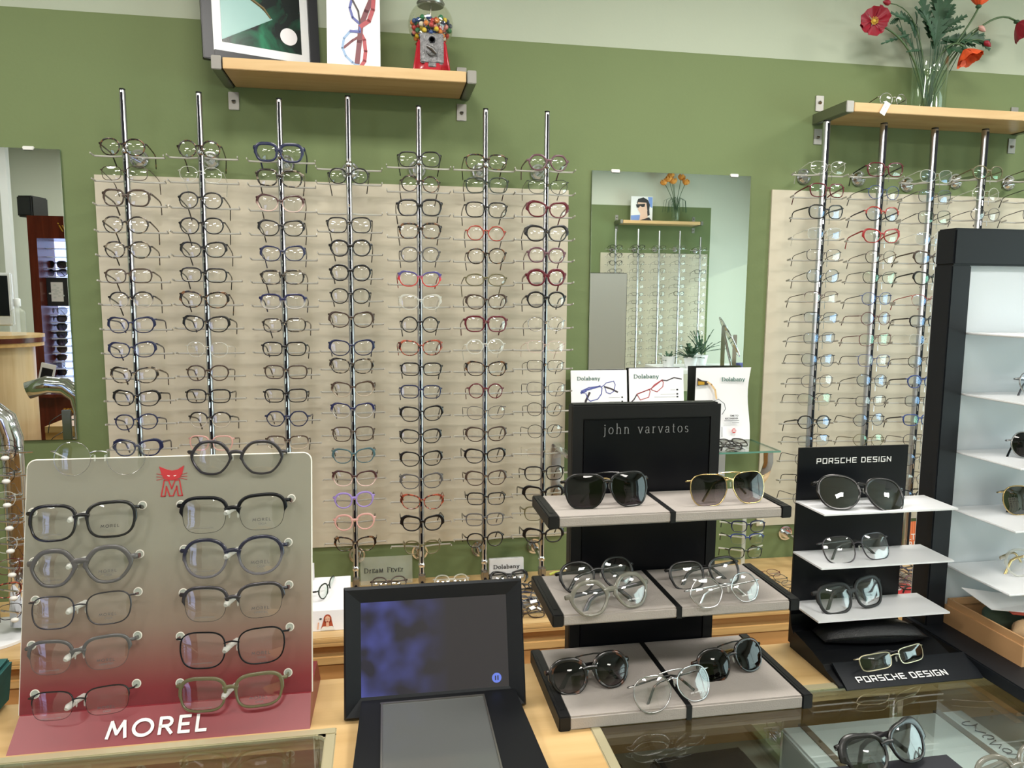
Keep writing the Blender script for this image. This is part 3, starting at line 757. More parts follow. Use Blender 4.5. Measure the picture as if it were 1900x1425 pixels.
base = b.build('base', 'base_red', t)
# panel material: red print that fades upward into frosted plastic
mt, nt, out = newmat('frosted_panel')
bs = nt.nodes.new('ShaderNodeBsdfPrincipled'); setp(bs, .32, 0, .4)
tc = nt.nodes.new('ShaderNodeTexCoord'); sx = nt.nodes.new('ShaderNodeSeparateXYZ'); r = nt.nodes.new('ShaderNodeValToRGB'); ma = nt.nodes.new('ShaderNodeMapRange')
ma.inputs[1].default_value = 0; ma.inputs[2].default_value = plen
r.color_ramp.elements[0].color = (*lin((150, 62, 70)), 1); r.color_ramp.elements[1].color = (*lin((176, 174, 160)), 1); r.color_ramp.elements[1].position = .62
for p_, c_ in ((.07, (154, 66, 72)), (.16, (160, 104, 98)), (.32, (166, 146, 132))):
    e = r.color_ramp.elements.new(p_); e.color = (*lin(c_), 1)
nt.links.new(tc.outputs['Object'], sx.inputs[0]); nt.links.new(sx.outputs['Z'], ma.inputs[0]); nt.links.new(ma.outputs[0], r.inputs[0]); nt.links.new(r.outputs[0], bs.inputs['Base Color'])
tr = nt.nodes.new('ShaderNodeBsdfTransparent'); mx = nt.nodes.new('ShaderNodeMixShader'); tl = nt.nodes.new('ShaderNodeBsdfTranslucent'); m2 = nt.nodes.new('ShaderNodeMixShader')
m2.inputs[0].default_value = .35; nt.links.new(bs.outputs[0], m2.inputs[1]); nt.links.new(tl.outputs[0], m2.inputs[2]); nt.links.new(r.outputs[0], tl.inputs[0])
mx.inputs[0].default_value = .90; nt.links.new(tr.outputs[0], mx.inputs[1]); nt.links.new(m2.outputs[0], mx.inputs[2]); nt.links.new(mx.outputs[0], out.inputs['Surface'])
pw = PX1 - PX0
cxp = (PX0 + PX1) / 2
pts = [(-pw / 2, 0), (pw / 2, 0)] + [(pw / 2 - .012 + .012 * math.cos(R(a_)), plen - .012 + .012 * math.sin(R(a_))) for a_ in range(0, 91, 15)] + [(-pw / 2 + .012 + .012 * math.cos(R(a_)), plen - .012 + .012 * math.sin(R(a_))) for a_ in range(90, 181, 15)]
b = MB(); b.prism(pts, -.0015, .0015); pan = b.build('panel', 'frosted_panel', t)
pan.location = (cxp, PB.y, PB.z); pan.rotation_euler = (-lean, 0, 0)
Mp = Matrix.Translation(pan.location) @ Matrix.Rotation(-lean, 4, 'X')
Mpi = Mp.inverted()
plain('panel_edge', (222, 218, 208), .3)
b = MB()
for i in range(1, len(pts)): 
    a0, a1 = pts[i], pts[(i + 1) % len(pts)]
    b.tube([(a0[0], 0, a0[1]), (a1[0], 0, a1[1])], .0017, 5)
b.build('polished_edge', 'panel_edge', pan)
def onpanel(px, py, off=0.0):
    p = atp(px, py, PB + PN * off, PN); return p
# cat logo with the letter M
def cat_logo(parent):
    c = onpanel(319, 893, .0016); lc = Mpi @ c; s_ = .0225
    P = lambda pts_: [(lc.x + x * s_, lc.z + z * s_) for x, z in pts_]
    b = MB(); y0, y1 = -.0026, -.0015
    b.prism(P([(-.52, .22), (-.3, .12), (0, .06), (.3, .12), (.5, .22), (.66, .5), (.78, 1.05), (.35, .78), (0, .72), (-.32, .8), (-.82, 1.02), (-.66, .48)]), y0, y1)
    for z_, sl in ((.42, .12), (.32, .0), (.22, -.12)):
        for s2 in (-1, 1):
            b.prism(P([(s2 * .5, z_ - .02), (s2 * .98, z_ + sl - .012), (s2 * .98, z_ + sl + .012), (s2 * .5, z_ + .02)][::s2]), y0, y1)
    w_ = .036
    for st in ([(-.48, .1), (-.66, -.98)], [(-.66, -.98), (-.42, -.98)], [(-.42, -.98), (-.34, -.34)], [(-.34, -.34), (-.12, -.98)], [(-.12, -.98), (.1, -.98)], [(.1, -.98), (.32, -.34)], [(.32, -.34), (.42, -.98)], [(.42, -.98), (.68, -.98)], [(.68, -.98), (.48, .1)], [(-.48, .1), (-.2, .05)], [(-.2, .05), (0, -.5)], [(0, -.5), (.2, .05)], [(.2, .05), (.48, .1)]):
        (ax, az), (bx, bz) = st; L = math.hypot(bx - ax, bz - az); ux, uz = (bx - ax) / L, (bz - az) / L
        b.prism(P([(ax - ux * w_ + uz * w_, az - uz * w_ - ux * w_), (bx + ux * w_ + uz * w_, bz + uz * w_ - ux * w_), (bx + ux * w_ - uz * w_, bz + uz * w_ + ux * w_), (ax - ux * w_ - uz * w_, az - uz * w_ + ux * w_)]), y0, y1)
    lo = b.build('cat_logo', 'logo_red', parent)
    b = MB()
    for s2 in (-1, 1): b.prism(P([(s2 * .30, .42), (s2 * .10, .38), (s2 * .16, .33), (s2 * .26, .36)][::-s2]), y0 - .0005, y0 + .0001)
    b.build('cat_eyes', 'print_white', lo)
cat_logo(pan)
# name on the sloping red base
v0 = Vector((0, -1.477, ZT)); v1 = Vector((0, -1.441, ZT + .037)); bn = Vector((0, -.717, .697))
c = atp(297, 1354, v0 + bn * .0006, Vector((0, -(v1 - v0).z, (v1 - v0).y)).normalized())
strokes('base_lettering', 'MOREL', .0225, 'print_white', base, Matrix.Translation((c.x, c.y - .0012, c.z + .0010)) @ Matrix.Rotation(math.atan2((v1 - v0).z, (v1 - v0).y) - PI / 2, 4, 'X'), font=SANS, thick=.19, thin_=.19, sx=1.22, gap=.26)

# the glasses on it
MRL = [ # bridge px, width px, shape, weight, rim, front, temple, words, side, row
 (151, 962, 203, 's', 2, 'full', 'black', 'black', 'black squarish eyeglasses with striped lower rims', 'MOREL', None),
 (149, 1046, 196, 'g', 3, 'full', 'grey', 'wine', 'matte grey geometric eyeglasses with dark red temples', 'MOREL', 'OGA'),
 (149, 1127, 190, 's', 1, 'full', 'gunmetal', 'wine', 'thin dark metal angular eyeglasses with red inner temples', 'MOREL', 'OGA'),
 (145, 1212, 196, 's', 2, 'half', 'grey', 'grey', 'grey half-rim eyeglasses below a bare round hole', 'MOREL', 'LIGHTEC'),
 (147, 1300, 188, 'q', 1, 'half', 'black', 'gunmetal', 'black half-rim rectangular eyeglasses low over the red print', 'MOREL', 'OGA'),
 (432, 949, 205, 's', 2, 'half', 'panel_black', 'wine', 'black half-rim eyeglasses with red temples', 'MOREL', 'OGA'),
 (432, 1028, 193, 'r', 2, 'full', 'navy_grey', 'gunmetal', 'dark navy rounded eyeglasses fading to grey below', 'MOREL', 'OGA'),
 (432, 1114, 196, 's', 2, 'half', 'gunmetal', 'wine', 'charcoal half-rim eyeglasses with heavy brow and red temples', 'MOREL', 'LIGHTEC'),
 (430, 1197, 203, 's', 1, 'full', 'panel_black', 'wine', 'slim black square full-rim eyeglasses', 'MOREL', 'OGA'),
 (428, 1280, 200, 'q', 2, 'full', 'olive', 'olive', 'dark olive rectangular eyeglasses low over the red print', 'MOREL', 'OGA'),
]
def brow(name): pass
for i, (bx, by, w_, sh, wt, rim, fm, tm, wd, t1, t2) in enumerate(MRL):
    p = onpanel(bx, by + 6, .030)
    side = 'left' if i < 5 else 'right'; rown = ORD[i % 5 + 1]
    lens = 'lens_clear'
    st = (sh, wt, rim, fm, tm, lens)
    inf = glasses_meshes(*st, 2)[4]
    depth = (p - CAM).dot(FW)
    sca = (w_ / FPX * depth) / (2 * inf['xo']) * (.95 if i < 5 else .98)
    g, inf = glasses(st, p, (-lean + R(1.5), R(-1.3), R(1.5 if i < 5 else -1)), f'{wd}, {rown} in {side} column on frosted panel', 'eyeglasses mounted on the frosted panel', lod=2, scale=sca)
    ln = [c_ for c_ in g.children if c_.name.startswith('lens')]
    if t1:
        tx = strokes('lens_print', t1, .0036, 'print_silver' if i else 'ink', ln[0], Matrix.Translation((.001, -.0030, -.0088)), font=SANS, thick=.15, thin_=.15, sx=1.25, gap=.3, depth=.00005)
        if t2: text('lens_print', t2, .0036, 'ink_grey', ln[0], (.001, -.0026, -.0136), sx=1.3, depth=.00005)
    text('lens_print', 'DEMONSTRATION LENSES', .0021, 'ink_grey', ln[1], (0, -.0024, -.0150), depth=.00004)
    # nose peg of the display and the two holes the temples pass through
    lp = Mpi @ onpanel(bx + 10, by - 4, 0)
    b = MB(); b.tube([(lp.x, 0, lp.z + .004), (lp.x - .005, -.014, lp.z + .002), (lp.x - .011, -.030, lp.z - .002), (lp.x - .012, -.0335, lp.z - .004)], [(.0045, .0045), (.0042, .0042), (.0048, .0048), (.003, .003)], 10); b.build('nose_peg', 'acrylic', pan, True)
    for s2 in (-1, 1):
        # where the temple line meets the panel
        h = g.matrix_basis @ Vector((s2 * (inf['xo']), 0, inf['hz'])); 
        gl = Mpi @ (Matrix.LocRotScale(g.location, g.rotation_euler, g.scale) @ Vector((s2 * inf['xo'], .03, inf['hz'])))
        b = MB(); b.lathe([(.0064, -.0026), (.0064, -.0012), (.0050, -.0012), (.0050, -.0026)], 20, Matrix.Translation((gl.x, 0, gl.z)) @ Matrix.Rotation(-PI / 2, 4, 'X') @ Matrix.Translation((0, 0, 0)), cap=False)
        b2 = MB(); 
        rg = MB(); n_ = 20
        vs = []; fs = []
        for k in range(n_):
            c_, s_ = math.cos(2 * PI * k / n_), math.sin(2 * PI * k / n_)
            vs += [(gl.x + .0066 * c_, -.0024, gl.z + .0066 * s_), (gl.x + .0052 * c_, -.0028, gl.z + .0052 * s_), (gl.x + .0050 * c_, -.0014, gl.z + .0050 * s_)]
        for k in range(n_):
            a0 = 3 * k; a1 = 3 * ((k + 1) % n_)
            fs += [(a0, a1, a1 + 1, a0 + 1), (a0 + 1, a1 + 1, a1 + 2, a0 + 2)]
        rg.add(vs, fs); hl_ = rg.build('temple_hole', 'panel_edge', pan)
        rg = MB(); rg.lathe([(.0051, 0), (.0051, .0004)], 20, Matrix.Translation((gl.x, -.0016, gl.z)) @ Matrix.Rotation(PI / 2, 4, 'X')); rg.build('hole_shadow', 'case_lining', hl_)
# two frames laid over the top edge
p = at(183, 848, y=-1.372)
glasses(('o', 0, 'full', 'silver', 'acrylic', 'lens_clear'), (p.x, -1.372, p.z - .002), (R(-8), R(1), R(2)), 'clear rimless round eyeglasses resting on the top left edge of the frosted panel', None, lod=2, scale=1.13)
p = at(438, 850, y=-1.372)
glasses(('g', 2, 'full', 'gunmetal', 'grey', 'lens_clear'), (p.x, -1.372, p.z), (R(-4), R(.5), R(-3)), 'dark grey hexagonal eyeglasses resting on the top right edge of the frosted panel', None, lod=2, scale=1.08)
for o in list(col.objects):
    if o.get('label', '').startswith(('clear rimless round eyeglasses resting', 'dark grey hexagonal eyeglasses resting')):
        for k_, c_ in enumerate([c_ for c_ in o.children if c_.name.startswith('temple')]):
            c_.rotation_euler = (R(-22), 0, (1 if k_ == 0 else -1) * R(18))

# ------------------------------------------------------------------ black tower with three suede shelves
t = thing('tower_display', 'tall black countertop display marked john varvatos with three grey suede shelves', 'display stand', (0, 0, 0))
tx0, tx1, tyF, tz = .322, .592, -1.330, 1.556
b = MB(); b.rbox(tx0, tx1, tyF + .004, tyF + .034, ZT + .0, tz, .003); tw = b.build('back_panel', 'edge_black', t, True)
b = MB(); fw = .016
b.box(tx0, tx0 + fw + .002, tyF, tyF + .004, ZT, tz - .002); b.box(tx1 - fw - .002, tx1, tyF, tyF + .004, ZT, tz - .002); b.box(tx0 + fw + .002, tx1 - fw - .002, tyF, tyF + .004, tz - .024, tz - .002)
b.build('face_frame', 'edge_black', t)
b = MB(); b.box(tx0 + fw + .0045, tx1 - fw - .0045, tyF + .0006, tyF + .004, ZT, tz - .027); b.build('inset_panel', 'panel_black', t)
c = at(1201, 799, y=tyF)
strokes('lettering', 'john varvatos', .0245, 'ink_grey', t, Matrix.Translation((c.x, tyF - .0002, c.z + .002)), thick=.055, thin_=.022, sx=.82, gap=.17)
SHF = [(1.400, .0175, -1.458), (1.257, .0175, -1.4955), (1.1215, .0215, -1.546)]
for k, (zt, th_, yf) in enumerate(SHF):
    s0 = MB(); yb = tyF
    x0, x1 = .252, .662
    s0.rbox(x0 + .016, x1 - .016, yf + .001, yb, zt - th_, zt, .0025)
    sh = s0.build('shelf', 'suede', t, True)
    c_ = MB(); c_.rbox(x0, x0 + .0175, yf, yb, zt - th_ - .001, zt + .0012, .0015); c_.box(x0 + .006, x0 + .012, yf + .02, yb - .02, zt + .0012, zt + .0018); c_.build('end_cap', 'edge_black', sh, True)
    c_ = MB(); c_.rbox(x1 - .0175, x1, yf, yb, zt - th_ - .001, zt + .0012, .0015); c_.box(x1 - .012, x1 - .006, yf + .02, yb - .02, zt + .0012, zt + .0018); c_.build('end_cap', 'edge_black', sh, True)
    xm = .456
    c_ = MB(); c_.box(xm - .0045, xm + .0045, yf + .0002, yb, zt - th_ - .0006, zt + .0006); c_.build('divider', 'edge_black', sh)
b = MB(); b.rbox(.322, .592, tyF - .19, tyF, ZT, ZT + .002, .0005); b.build('foot', 'edge_black', t)

def onshelf(px, py, z, style, wpx, yaw, tilt, roll, label, group=None, fold=(R(84), R(80)), name='eyeglasses', lift=0.0, txt=None, lod=2):
    """stand a folded frame on a shelf: the pixel is the middle of its lower rims, wpx its width in the photo"""
    p = at(px, py, z=z)
    inf = glasses_meshes(*style[:6], lod, brace=len(style) > 6)[4]
    depth = (p - CAM).dot(FW)
    s = (wpx / FPX * depth) / (2 * inf['xo'] * math.cos(yaw + .17))
    h = (inf['b'] + RIM[style[1]][0]) * s
    up = Vector((0, math.sin(-tilt), math.cos(tilt)))
    M = Matrix.Rotation(yaw, 3, 'Z') @ Matrix.Rotation(tilt, 3, 'X') @ Matrix.Rotation(roll, 3, 'Y')
    lo = p + M @ Vector((0, 0, h)) + Vector((0, 0, lift))
    g, inf = glasses(style, lo, M, label, group, fold=fold, scale=s, lod=lod, name=name)
    if txt:
        ln = [c_ for c_ in g.children if c_.name.startswith('lens')]
        strokes('lens_print', txt, .0034, 'print_white', ln[0], Matrix.Translation((-.002, -.0026, -.0125)), thick=.09, thin_=.05, sx=.8, gap=.12, depth=.00005)
    return g
GS = 'glasses on the suede shelves'
onshelf(1130, 943, 1.400, ('n', 2, 'full', 'black', 'gold', 'lens_dark', 'brace'), 166, R(2), R(-12), R(-.5), 'large black flat-top pilot sunglasses on the top suede shelf', GS, name='sunglasses')
onshelf(1357, 937, 1.400, ('n', 1, 'full', 'gold', 'gold', 'lens_gradient', 'brace'), 156, R(3), R(-12), R(-1), 'gold double-bridge sunglasses with grey gradient lenses on the top suede shelf', GS, name='sunglasses')
onshelf(1116, 1097, 1.257, ('r', 2, 'full', 'black', 'black', 'lens_clear'), 150, R(6), R(-28), R(-2), 'thin black round eyeglasses at the back left of the middle suede shelf', GS)
onshelf(1142, 1137, 1.257, ('g', 3, 'full', 'smoke', 'gunmetal', 'lens_clear'), 162, R(10), R(-24), R(-3), 'translucent smoke grey eyeglasses at the front left of the middle suede shelf', GS, txt='john varvatos')
onshelf(1318, 1090, 1.257, ('s', 2, 'full', 'black', 'black', 'lens_clear'), 146, R(4), R(-30), R(-2), 'thin black square eyeglasses at the back right of the middle suede shelf', GS)
onshelf(1355, 1123, 1.257, ('g', 1, 'full', 'silver', 'silver', 'lens_clear'), 150, R(6), R(-26), R(-2), 'silver metal hexagonal eyeglasses at the front right of the middle suede shelf', GS, txt='john varvatos')
onshelf(1102, 1284, 1.1215, ('r', 3, 'full', 'tortoise_dark', 'black', 'lens_gradient', 'brace'), 160, R(4), R(-26), R(-3), 'dark tortoise round sunglasses with a brow bar on the bottom suede shelf', GS, name='sunglasses')
onshelf(1368, 1256, 1.1215, ('r', 2, 'full', 'tortoise_dark', 'gold', 'lens_brown', 'brace'), 145, R(12), R(-26), R(-4), 'tortoise round sunglasses with brown lenses at the right of the bottom suede shelf', GS, name='sunglasses')
onshelf(1259, 1311, 1.1215, ('a', 1, 'full', 'silver', 'tortoise_dark', 'lens_clear', 'brace'), 162, R(8), R(-24), R(-4), 'clear silver aviator eyeglasses across the divider of the bottom suede shelf', GS, txt='john varvatos')

# ------------------------------------------------------------------ black display with white shelves
t = thing('panel_display', 'black countertop display marked PORSCHE DESIGN with three white shelves', 'display stand', (0, 0, 0))
qx0, qx1, qy = .746, .968, -1.333
zq = 1.4705
prof = [(qy, zq), (qy, 1.155), (qy - .004, 1.135), (qy - .016, 1.118), (qy - .03, 1.112), (qy - .03, 1.101), (qy + .004, 1.101), (qy + .004, zq)]
b = MB(); b.prismx(prof, qx0, qx1); b.build('back_panel', 'panel_black', t)
c = at(1587, 853, y=qy)
strokes('lettering', 'PORSCHE DESIGN', .0088, 'print_white', t, Matrix.Translation((c.x, qy - .0002, c.z - .0025)), font=SQ, thick=.16, thin_=.16, sx=.86, gap=.34)
for zt, nm in ((1.3725, 0), (1.2765, 1), (1.180, 2)):
    b = MB(); b.add([(qx0 - .002, qy, zt - .003), (1.008, qy, zt - .003), (1.006, qy - .088, zt - .003), (qx0 + .000, qy - .088, zt - .003), (qx0 - .002, qy, zt), (1.008, qy, zt), (1.006, qy - .088, zt), (qx0, qy - .088, zt)],
                    [(0, 1, 2, 3), (4, 7, 6, 5), (0, 4, 5, 1), (1, 5, 6, 2), (2, 6, 7, 3), (3, 7, 4, 0)])
    b.build('shelf', 'white_plastic', t)
b = MB(); b.prismx([(-1.349, 1.1), (-1.349, 1.108), (-1.362, 1.135), (-1.42, 1.126), (-1.452, 1.118), (-1.462, 1.112), (-1.500, 1.104), (-1.500, 1.1)][::-1], .738, .985)
b.build('base', 'display_black', t)
l0 = at(1553, 1251, y=-1.462); l1 = at(1560, 1282, y=-1.507)
zl0, zl1 = 1.1225, 1.1035
b = MB(); b.add([(.752, -1.458, zl0), (1.012, -1.458, zl0), (1.000, -1.512, zl1), (.745, -1.512, zl1), (.752, -1.455, zl0 - .003), (1.012, -1.455, zl0 - .003), (1.000, -1.509, zl1 - .003), (.745, -1.509, zl1 - .003)],
                [(0, 3, 2, 1), (4, 5, 6, 7), (0, 1, 5, 4), (1, 2, 6, 5), (2, 3, 7, 6), (3, 0, 4, 7)]); lip = b.build('front_lip', 'tower_dark', t)
an = math.atan2(zl0 - zl1, .054)
c = atp(1677, 1256, Vector((0, -1.485, (zl0 + zl1) / 2 + .0003)), Vector((0, -math.sin(an), math.cos(an))))
Ml = Matrix.Translation((c.x - .0, c.y - .0015, c.z + .0005)) @ Matrix.Rotation(an - PI / 2, 4, 'X')
strokes('lettering', 'PORSCHE DESIGN', .0105, 'print_white', lip, Ml, font=SQ, thick=.17, thin_=.17, sx=.80, gap=.34)
GP = 'glasses on the white shelves of the black display'
onshelf(1608, 948, 1.3725, ('a', 2, 'full', 'black', 'black', 'lens_mirror'), 176, R(-4), R(-34), R(5), 'large black aviator sunglasses with mirrored lenses on the upper white shelf', GP, name='sunglasses')
onshelf(1600, 1042, 1.2765, ('s', 1, 'full', 'gunmetal', 'black', 'lens_clear'), 146, R(4), R(-26), R(-1), 'thin dark metal eyeglasses on the middle white shelf', GP)
onshelf(1590, 1134, 1.180, ('s', 3, 'full', 'black_matte', 'black_matte', 'lens_clear'), 148, R(8), R(-20), R(-3), 'thick matte black rectangular eyeglasses on the lower white shelf', GP)
onshelf(1665, 1236, 1.124, ('k', 1, 'full', 'gold_pale', 'gunmetal', 'lens_smoke'), 150, R(8), R(-22), R(-2), 'pale gold slim rectangular readers leaning on the black leather case', GP)
# black leather case behind the readers
cs = at(1640, 1205, y=-1.395)
t2 = thing('glasses_case', 'black leather glasses case lying open behind the pale gold readers', 'glasses case', (.868, -1.392, 1.1345), (0, 0, R(-4)))
b = MB(); n_ = 14
vs = []; fs = []
for i in range(n_ + 1):
    u = -1 + 2 * i / n_
    zc_ = .022 * (1 - u * u) ** .6
    yy = .035 * (1 - .35 * u * u)
    vs += [(u * .098, -yy, 0), (u * .098, -yy * .9, zc_ * .7 + .002), (u * .098, 0, zc_ + .004), (u * .098, yy * .9, zc_ * .8 + .003), (u * .098, yy, 0)]
for i in range(n_):
    for k in range(5):
        a0 = i * 5 + k; a1 = i * 5 + (k + 1) % 5; fs.append((a0, a1, a1 + 5, a0 + 5))
fs += [(0, 4, 3, 2, 1), tuple(n_ * 5 + k for k in range(5))]
plain('leather', (20, 22, 26), .38, bump=.5, bscale=700)
b.add(vs, fs); b.build('body', 'leather', t2, 'all')
b = MB(); b.tube([(u * .0099, -.036 * (1 - .35 * (u / 10) ** 2), .001 + .012 * (1 - (u / 10) ** 2)) for u in range(-10, 11)], .0016, 6); b.build('zip_edge', 'black', t2, True)

# ------------------------------------------------------------------ black tower with white lit back and kraft box
t = thing('shelf_tower', 'tall dark framed display tower with white back and white shelves at the right edge', 'display stand', (0, 0, 0))
wx0, wx1 = 1.016, 1.300; wyF = -1.352; wz = 1.868
b = MB(); b.rbox(wx0, wx0 + .040, wyF, wyF + .045, ZT + .02, wz - .066, .002); b.rbox(wx1 - .040, wx1, wyF, wyF + .045, ZT + .02, wz - .066, .002)
b.build('side_post', 'tower_dark', t, True)
b = MB(); b.rbox(wx0, wx1, wyF - .002, wyF + .045, wz - .066, wz, .003); b.build('header', 'tower_dark', t, True)
b = MB(); b.box(wx0 + .04, wx1 - .04, wyF + .014, wyF + .02, ZT + .04, wz - .066); b.build('backing', 'tower_white', t)
b = MB(); b.box(wx0 + .004, wx1 - .004, wyF + .045, wyF + .049, ZT + .03, wz - .003); b.build('rear_panel', 'card_grey', t)
for zt in (1.6805, 1.568, 1.4588, 1.3497, 1.238):
    b = MB(); x0, x1 = wx0 + .041, wx1 - .041
    b.rbox(x0, x1, wyF - .160 + .02, wyF + .013, zt - .0035, zt, .001); b.build('shelf', 'white_plastic', t)
b = MB(); b.rbox(1.004, 1.312, -1.62, wyF + .05, ZT, ZT + .022, .002); b.build('base', 'tower_dark', t, True)
t = thing('gift_box', 'open kraft cardboard box holding glasses cases on the tower base', 'box', (1.19, -1.432, ZT + .022))
bw, bd, bh = .128, .090, .050
def tray(mb, w, d, z0, z1, th_):
    mb.box(-w, w, -d, -d + th_, z0, z1); mb.box(-w, w, d - th_, d, z0, z1); mb.box(-w, -w + th_, -d + th_, d - th_, z0, z1); mb.box(w - th_, w, -d + th_, d - th_, z0, z1)
b = MB(); tray(b, bw, bd, .0, .036, .004); b.box(-bw + .004, bw - .004, -bd + .004, bd - .004, 0, .003); b.build('body', 'kraft', t)
b = MB(); tray(b, bw - .0035, bd - .0035, .036, .049, .004); b.build('inner_rim', 'kraft', t)
plain('suede_tan', (188, 160, 124), .8, bump=.3, bscale=300); plain('felt_green', (74, 96, 84), .85, bump=.3, bscale=300)
for nm, lab, mt_, c_, r_, L_ in (('soft_case', 'tan suede glasses pouch lying in the kraft box', 'suede_tan', (1.185, -1.462, 1.152), .026, .085), ('soft_case', 'dark green rounded glasses case lying at the back of the kraft box', 'felt_green', (1.18, -1.395, 1.152), .026, .08)):
    b = MB(); b.tube([((k - 5) / 5 * L_, 0, 0) for k in range(11)], [(r_ * (1 - abs((k - 5) / 5) ** 4) ** .5 + .001, r_ * .92 * (1 - abs((k - 5) / 5) ** 4) ** .5 + .001) for k in range(11)], 16)
    o = b.build(nm, mt_, None, 'all'); o.location = c_; tag(o, lab, 'glasses case', 'cases in the kraft box')
b = MB()
b.add([(-.05, -.02, .0), (.09, -.05, -.010), (.10, -.005, .0), (-.07, .03, .022), (-.05, -.02, .0012), (.09, -.05, -.0088), (.10, -.005, .0012), (-.07, .03, .0232)], [(0, 3, 2, 1), (4, 5, 6, 7), (0, 1, 5, 4), (1, 2, 6, 5), (2, 3, 7, 6), (3, 0, 4, 7)])
o = b.build('leaflet', 'paper'); lp_ = at(1868, 1118, z=1.19); o.location = (lp_.x, lp_.y, 1.188); tag(o, 'white leaflet with orange edge lying over the cases in the kraft box', 'leaflet')
b = MB(); b.add([(-.02, -.035, -.0045), (.09, -.058, -.012), (.09, -.045, -.009), (-.02, -.018, -.001), (-.02, -.035, -.0035), (.09, -.058, -.011), (.09, -.045, -.008), (-.02, -.018, .000)], [(0, 3, 2, 1), (4, 5, 6, 7), (0, 1, 5, 4), (1, 2, 6, 5), (2, 3, 7, 6), (3, 0, 4, 7)])
b.build('orange_band', 'orange_red', o)
# sunglasses standing on the tower shelves
GT = 'glasses on the tower shelves'
def ontower(px, py, z, style, label, name, sc_=1.0, tilt=-14):
    p = at(px, py, z=z); inf = glasses_meshes(*style[:6], 2)[4]
    h = (inf['b'] + RIM[style[1]][0]) * sc_
    y = min(max(p.y, wyF - .115), wyF - .05)
    p = at(px, py, y=y)
    glasses(style, (p.x + inf['xo'] * sc_, y, z + h), (R(tilt), 0, R(4)), label, GT, fold=(R(82), R(60)), scale=sc_, lod=2, name=name)
ontower(1890, 715, 1.568, ('r', 1, 'full', 'silver', 'gunmetal', 'lens_coated'), 'silver framed sunglasses at the right edge on the second tower shelf', 'sunglasses')
ontower(1872, 850, 1.4588, ('o', 1, 'full', 'silver', 'black', 'lens_dark'), 'silver round sunglasses with black temple tips on the third tower shelf', 'sunglasses')
ontower(1858, 955, 1.3497, ('a', 1, 'full', 'gold', 'tortoise', 'lens_mirror'), 'gold aviator sunglasses with tortoise temples on the fourth tower shelf', 'sunglasses')
ontower(1862, 1070, 1.238, ('r', 2, 'full', 'crystal', 'gold', 'lens_clear'), 'clear acetate eyeglasses with gold wires on the lowest tower shelf', 'eyeglasses')

# ------------------------------------------------------------------ tablet display
t = thing('tablet_display', 'black framed screen on a sloping black stand with a glass plate', 'screen', (0, 0, 0))
v0 = Vector((.0775, -1.470, 1.104)); v1 = Vector((.0755, -1.418, 1.2895))
lnS = math.atan2(v1.y - v0.y, v1.z - v0.z); hS = (v1 - v0).length
Ms = Matrix.Translation(v0) @ Matrix.Rotation(R(-.3), 4, 'Z') @ Matrix.Rotation(-lnS, 4, 'X')
b = MB(); W2 = .1395; F_ = .0262
o4 = [(-W2, 0), (W2, 0), (W2, hS), (-W2, hS)]; i4 = [(-W2 + F_, F_ + .004), (W2 - F_, F_ + .004), (W2 - F_, hS - F_ + .002), (-W2 + F_, hS - F_ + .002)]
vs = [(x, 0, z) for x, z in o4] + [(x, -.004, z) for x, z in [(-W2 + .003, .003), (W2 - .003, .003), (W2 - .003, hS - .003), (-W2 + .003, hS - .003)]] + [(x, .003, z) for x, z in i4] + [(x, .012, z) for x, z in o4]
fs = []
for i in range(4):
    j = (i + 1) % 4; fs += [(i, j, 4 + j, 4 + i), (4 + i, 4 + j, 8 + j, 8 + i), (12 + i, 12 + j, j, i)]
fs.append((15, 14, 13, 12))
b.add(vs, fs, Ms); fr_ = b.build('bezel', 'tower_dark', t)
mt, nt, out = newmat('screen_image_and_reflection')  # emission: bluish picture, with a brown-grey rack reflection painted in at the right
bs = nt.nodes.new('ShaderNodeBsdfPrincipled'); setp(bs, .05, 0, .6); bs.inputs['Base Color'].default_value = (.006, .006, .010, 1)
tc = nt.nodes.new('ShaderNodeTexCoord'); n1 = nt.nodes.new('ShaderNodeTexNoise'); n1.inputs['Scale'].default_value = 22; n1.inputs['Detail'].default_value = 1.5
rr = nt.nodes.new('ShaderNodeValToRGB'); sx = nt.nodes.new('ShaderNodeSeparateXYZ'); ma = nt.nodes.new('ShaderNodeMapRange'); ma.inputs[1].default_value = .02; ma.inputs[2].default_value = -.09
rr.color_ramp.elements[0].color = (*lin((34, 28, 50)), 1); rr.color_ramp.elements[0].position = .38; rr.color_ramp.elements[1].color = (*lin((96, 104, 205)), 1); rr.color_ramp.elements[1].position = .74
mm = nt.nodes.new('ShaderNodeMix'); mm.data_type = 'RGBA'; mm.inputs[6].default_value = (*lin((54, 47, 50)), 1)
nt.links.new(tc.outputs['Object'], n1.inputs['Vector']); nt.links.new(n1.outputs['Fac'], rr.inputs['Fac']); nt.links.new(tc.outputs['Object'], sx.inputs[0]); nt.links.new(sx.outputs['X'], ma.inputs[0])
nt.links.new(ma.outputs[0], mm.inputs[0]); nt.links.new(rr.outputs[0], mm.inputs[7]); nt.links.new(mm.outputs[2], bs.inputs['Emission Color']); bs.inputs['Emission Strength'].default_value = .62
nt.links.new(bs.outputs[0], out.inputs['Surface'])
b = MB(); b.box(-W2 + F_ - .001, W2 - F_ + .001, .0028, .0045, F_ + .003, hS - F_ + .003); s_ = b.build('screen', 'screen_image_and_reflection', fr_); s_.matrix_local = Ms
emis('button_blue', (120, 140, 235), 1.0)
pb = Ms.inverted() @ atp(922, 1258, v0 + Vector((0, 0, 0)), Vector((0, -math.cos(lnS), math.sin(lnS))))
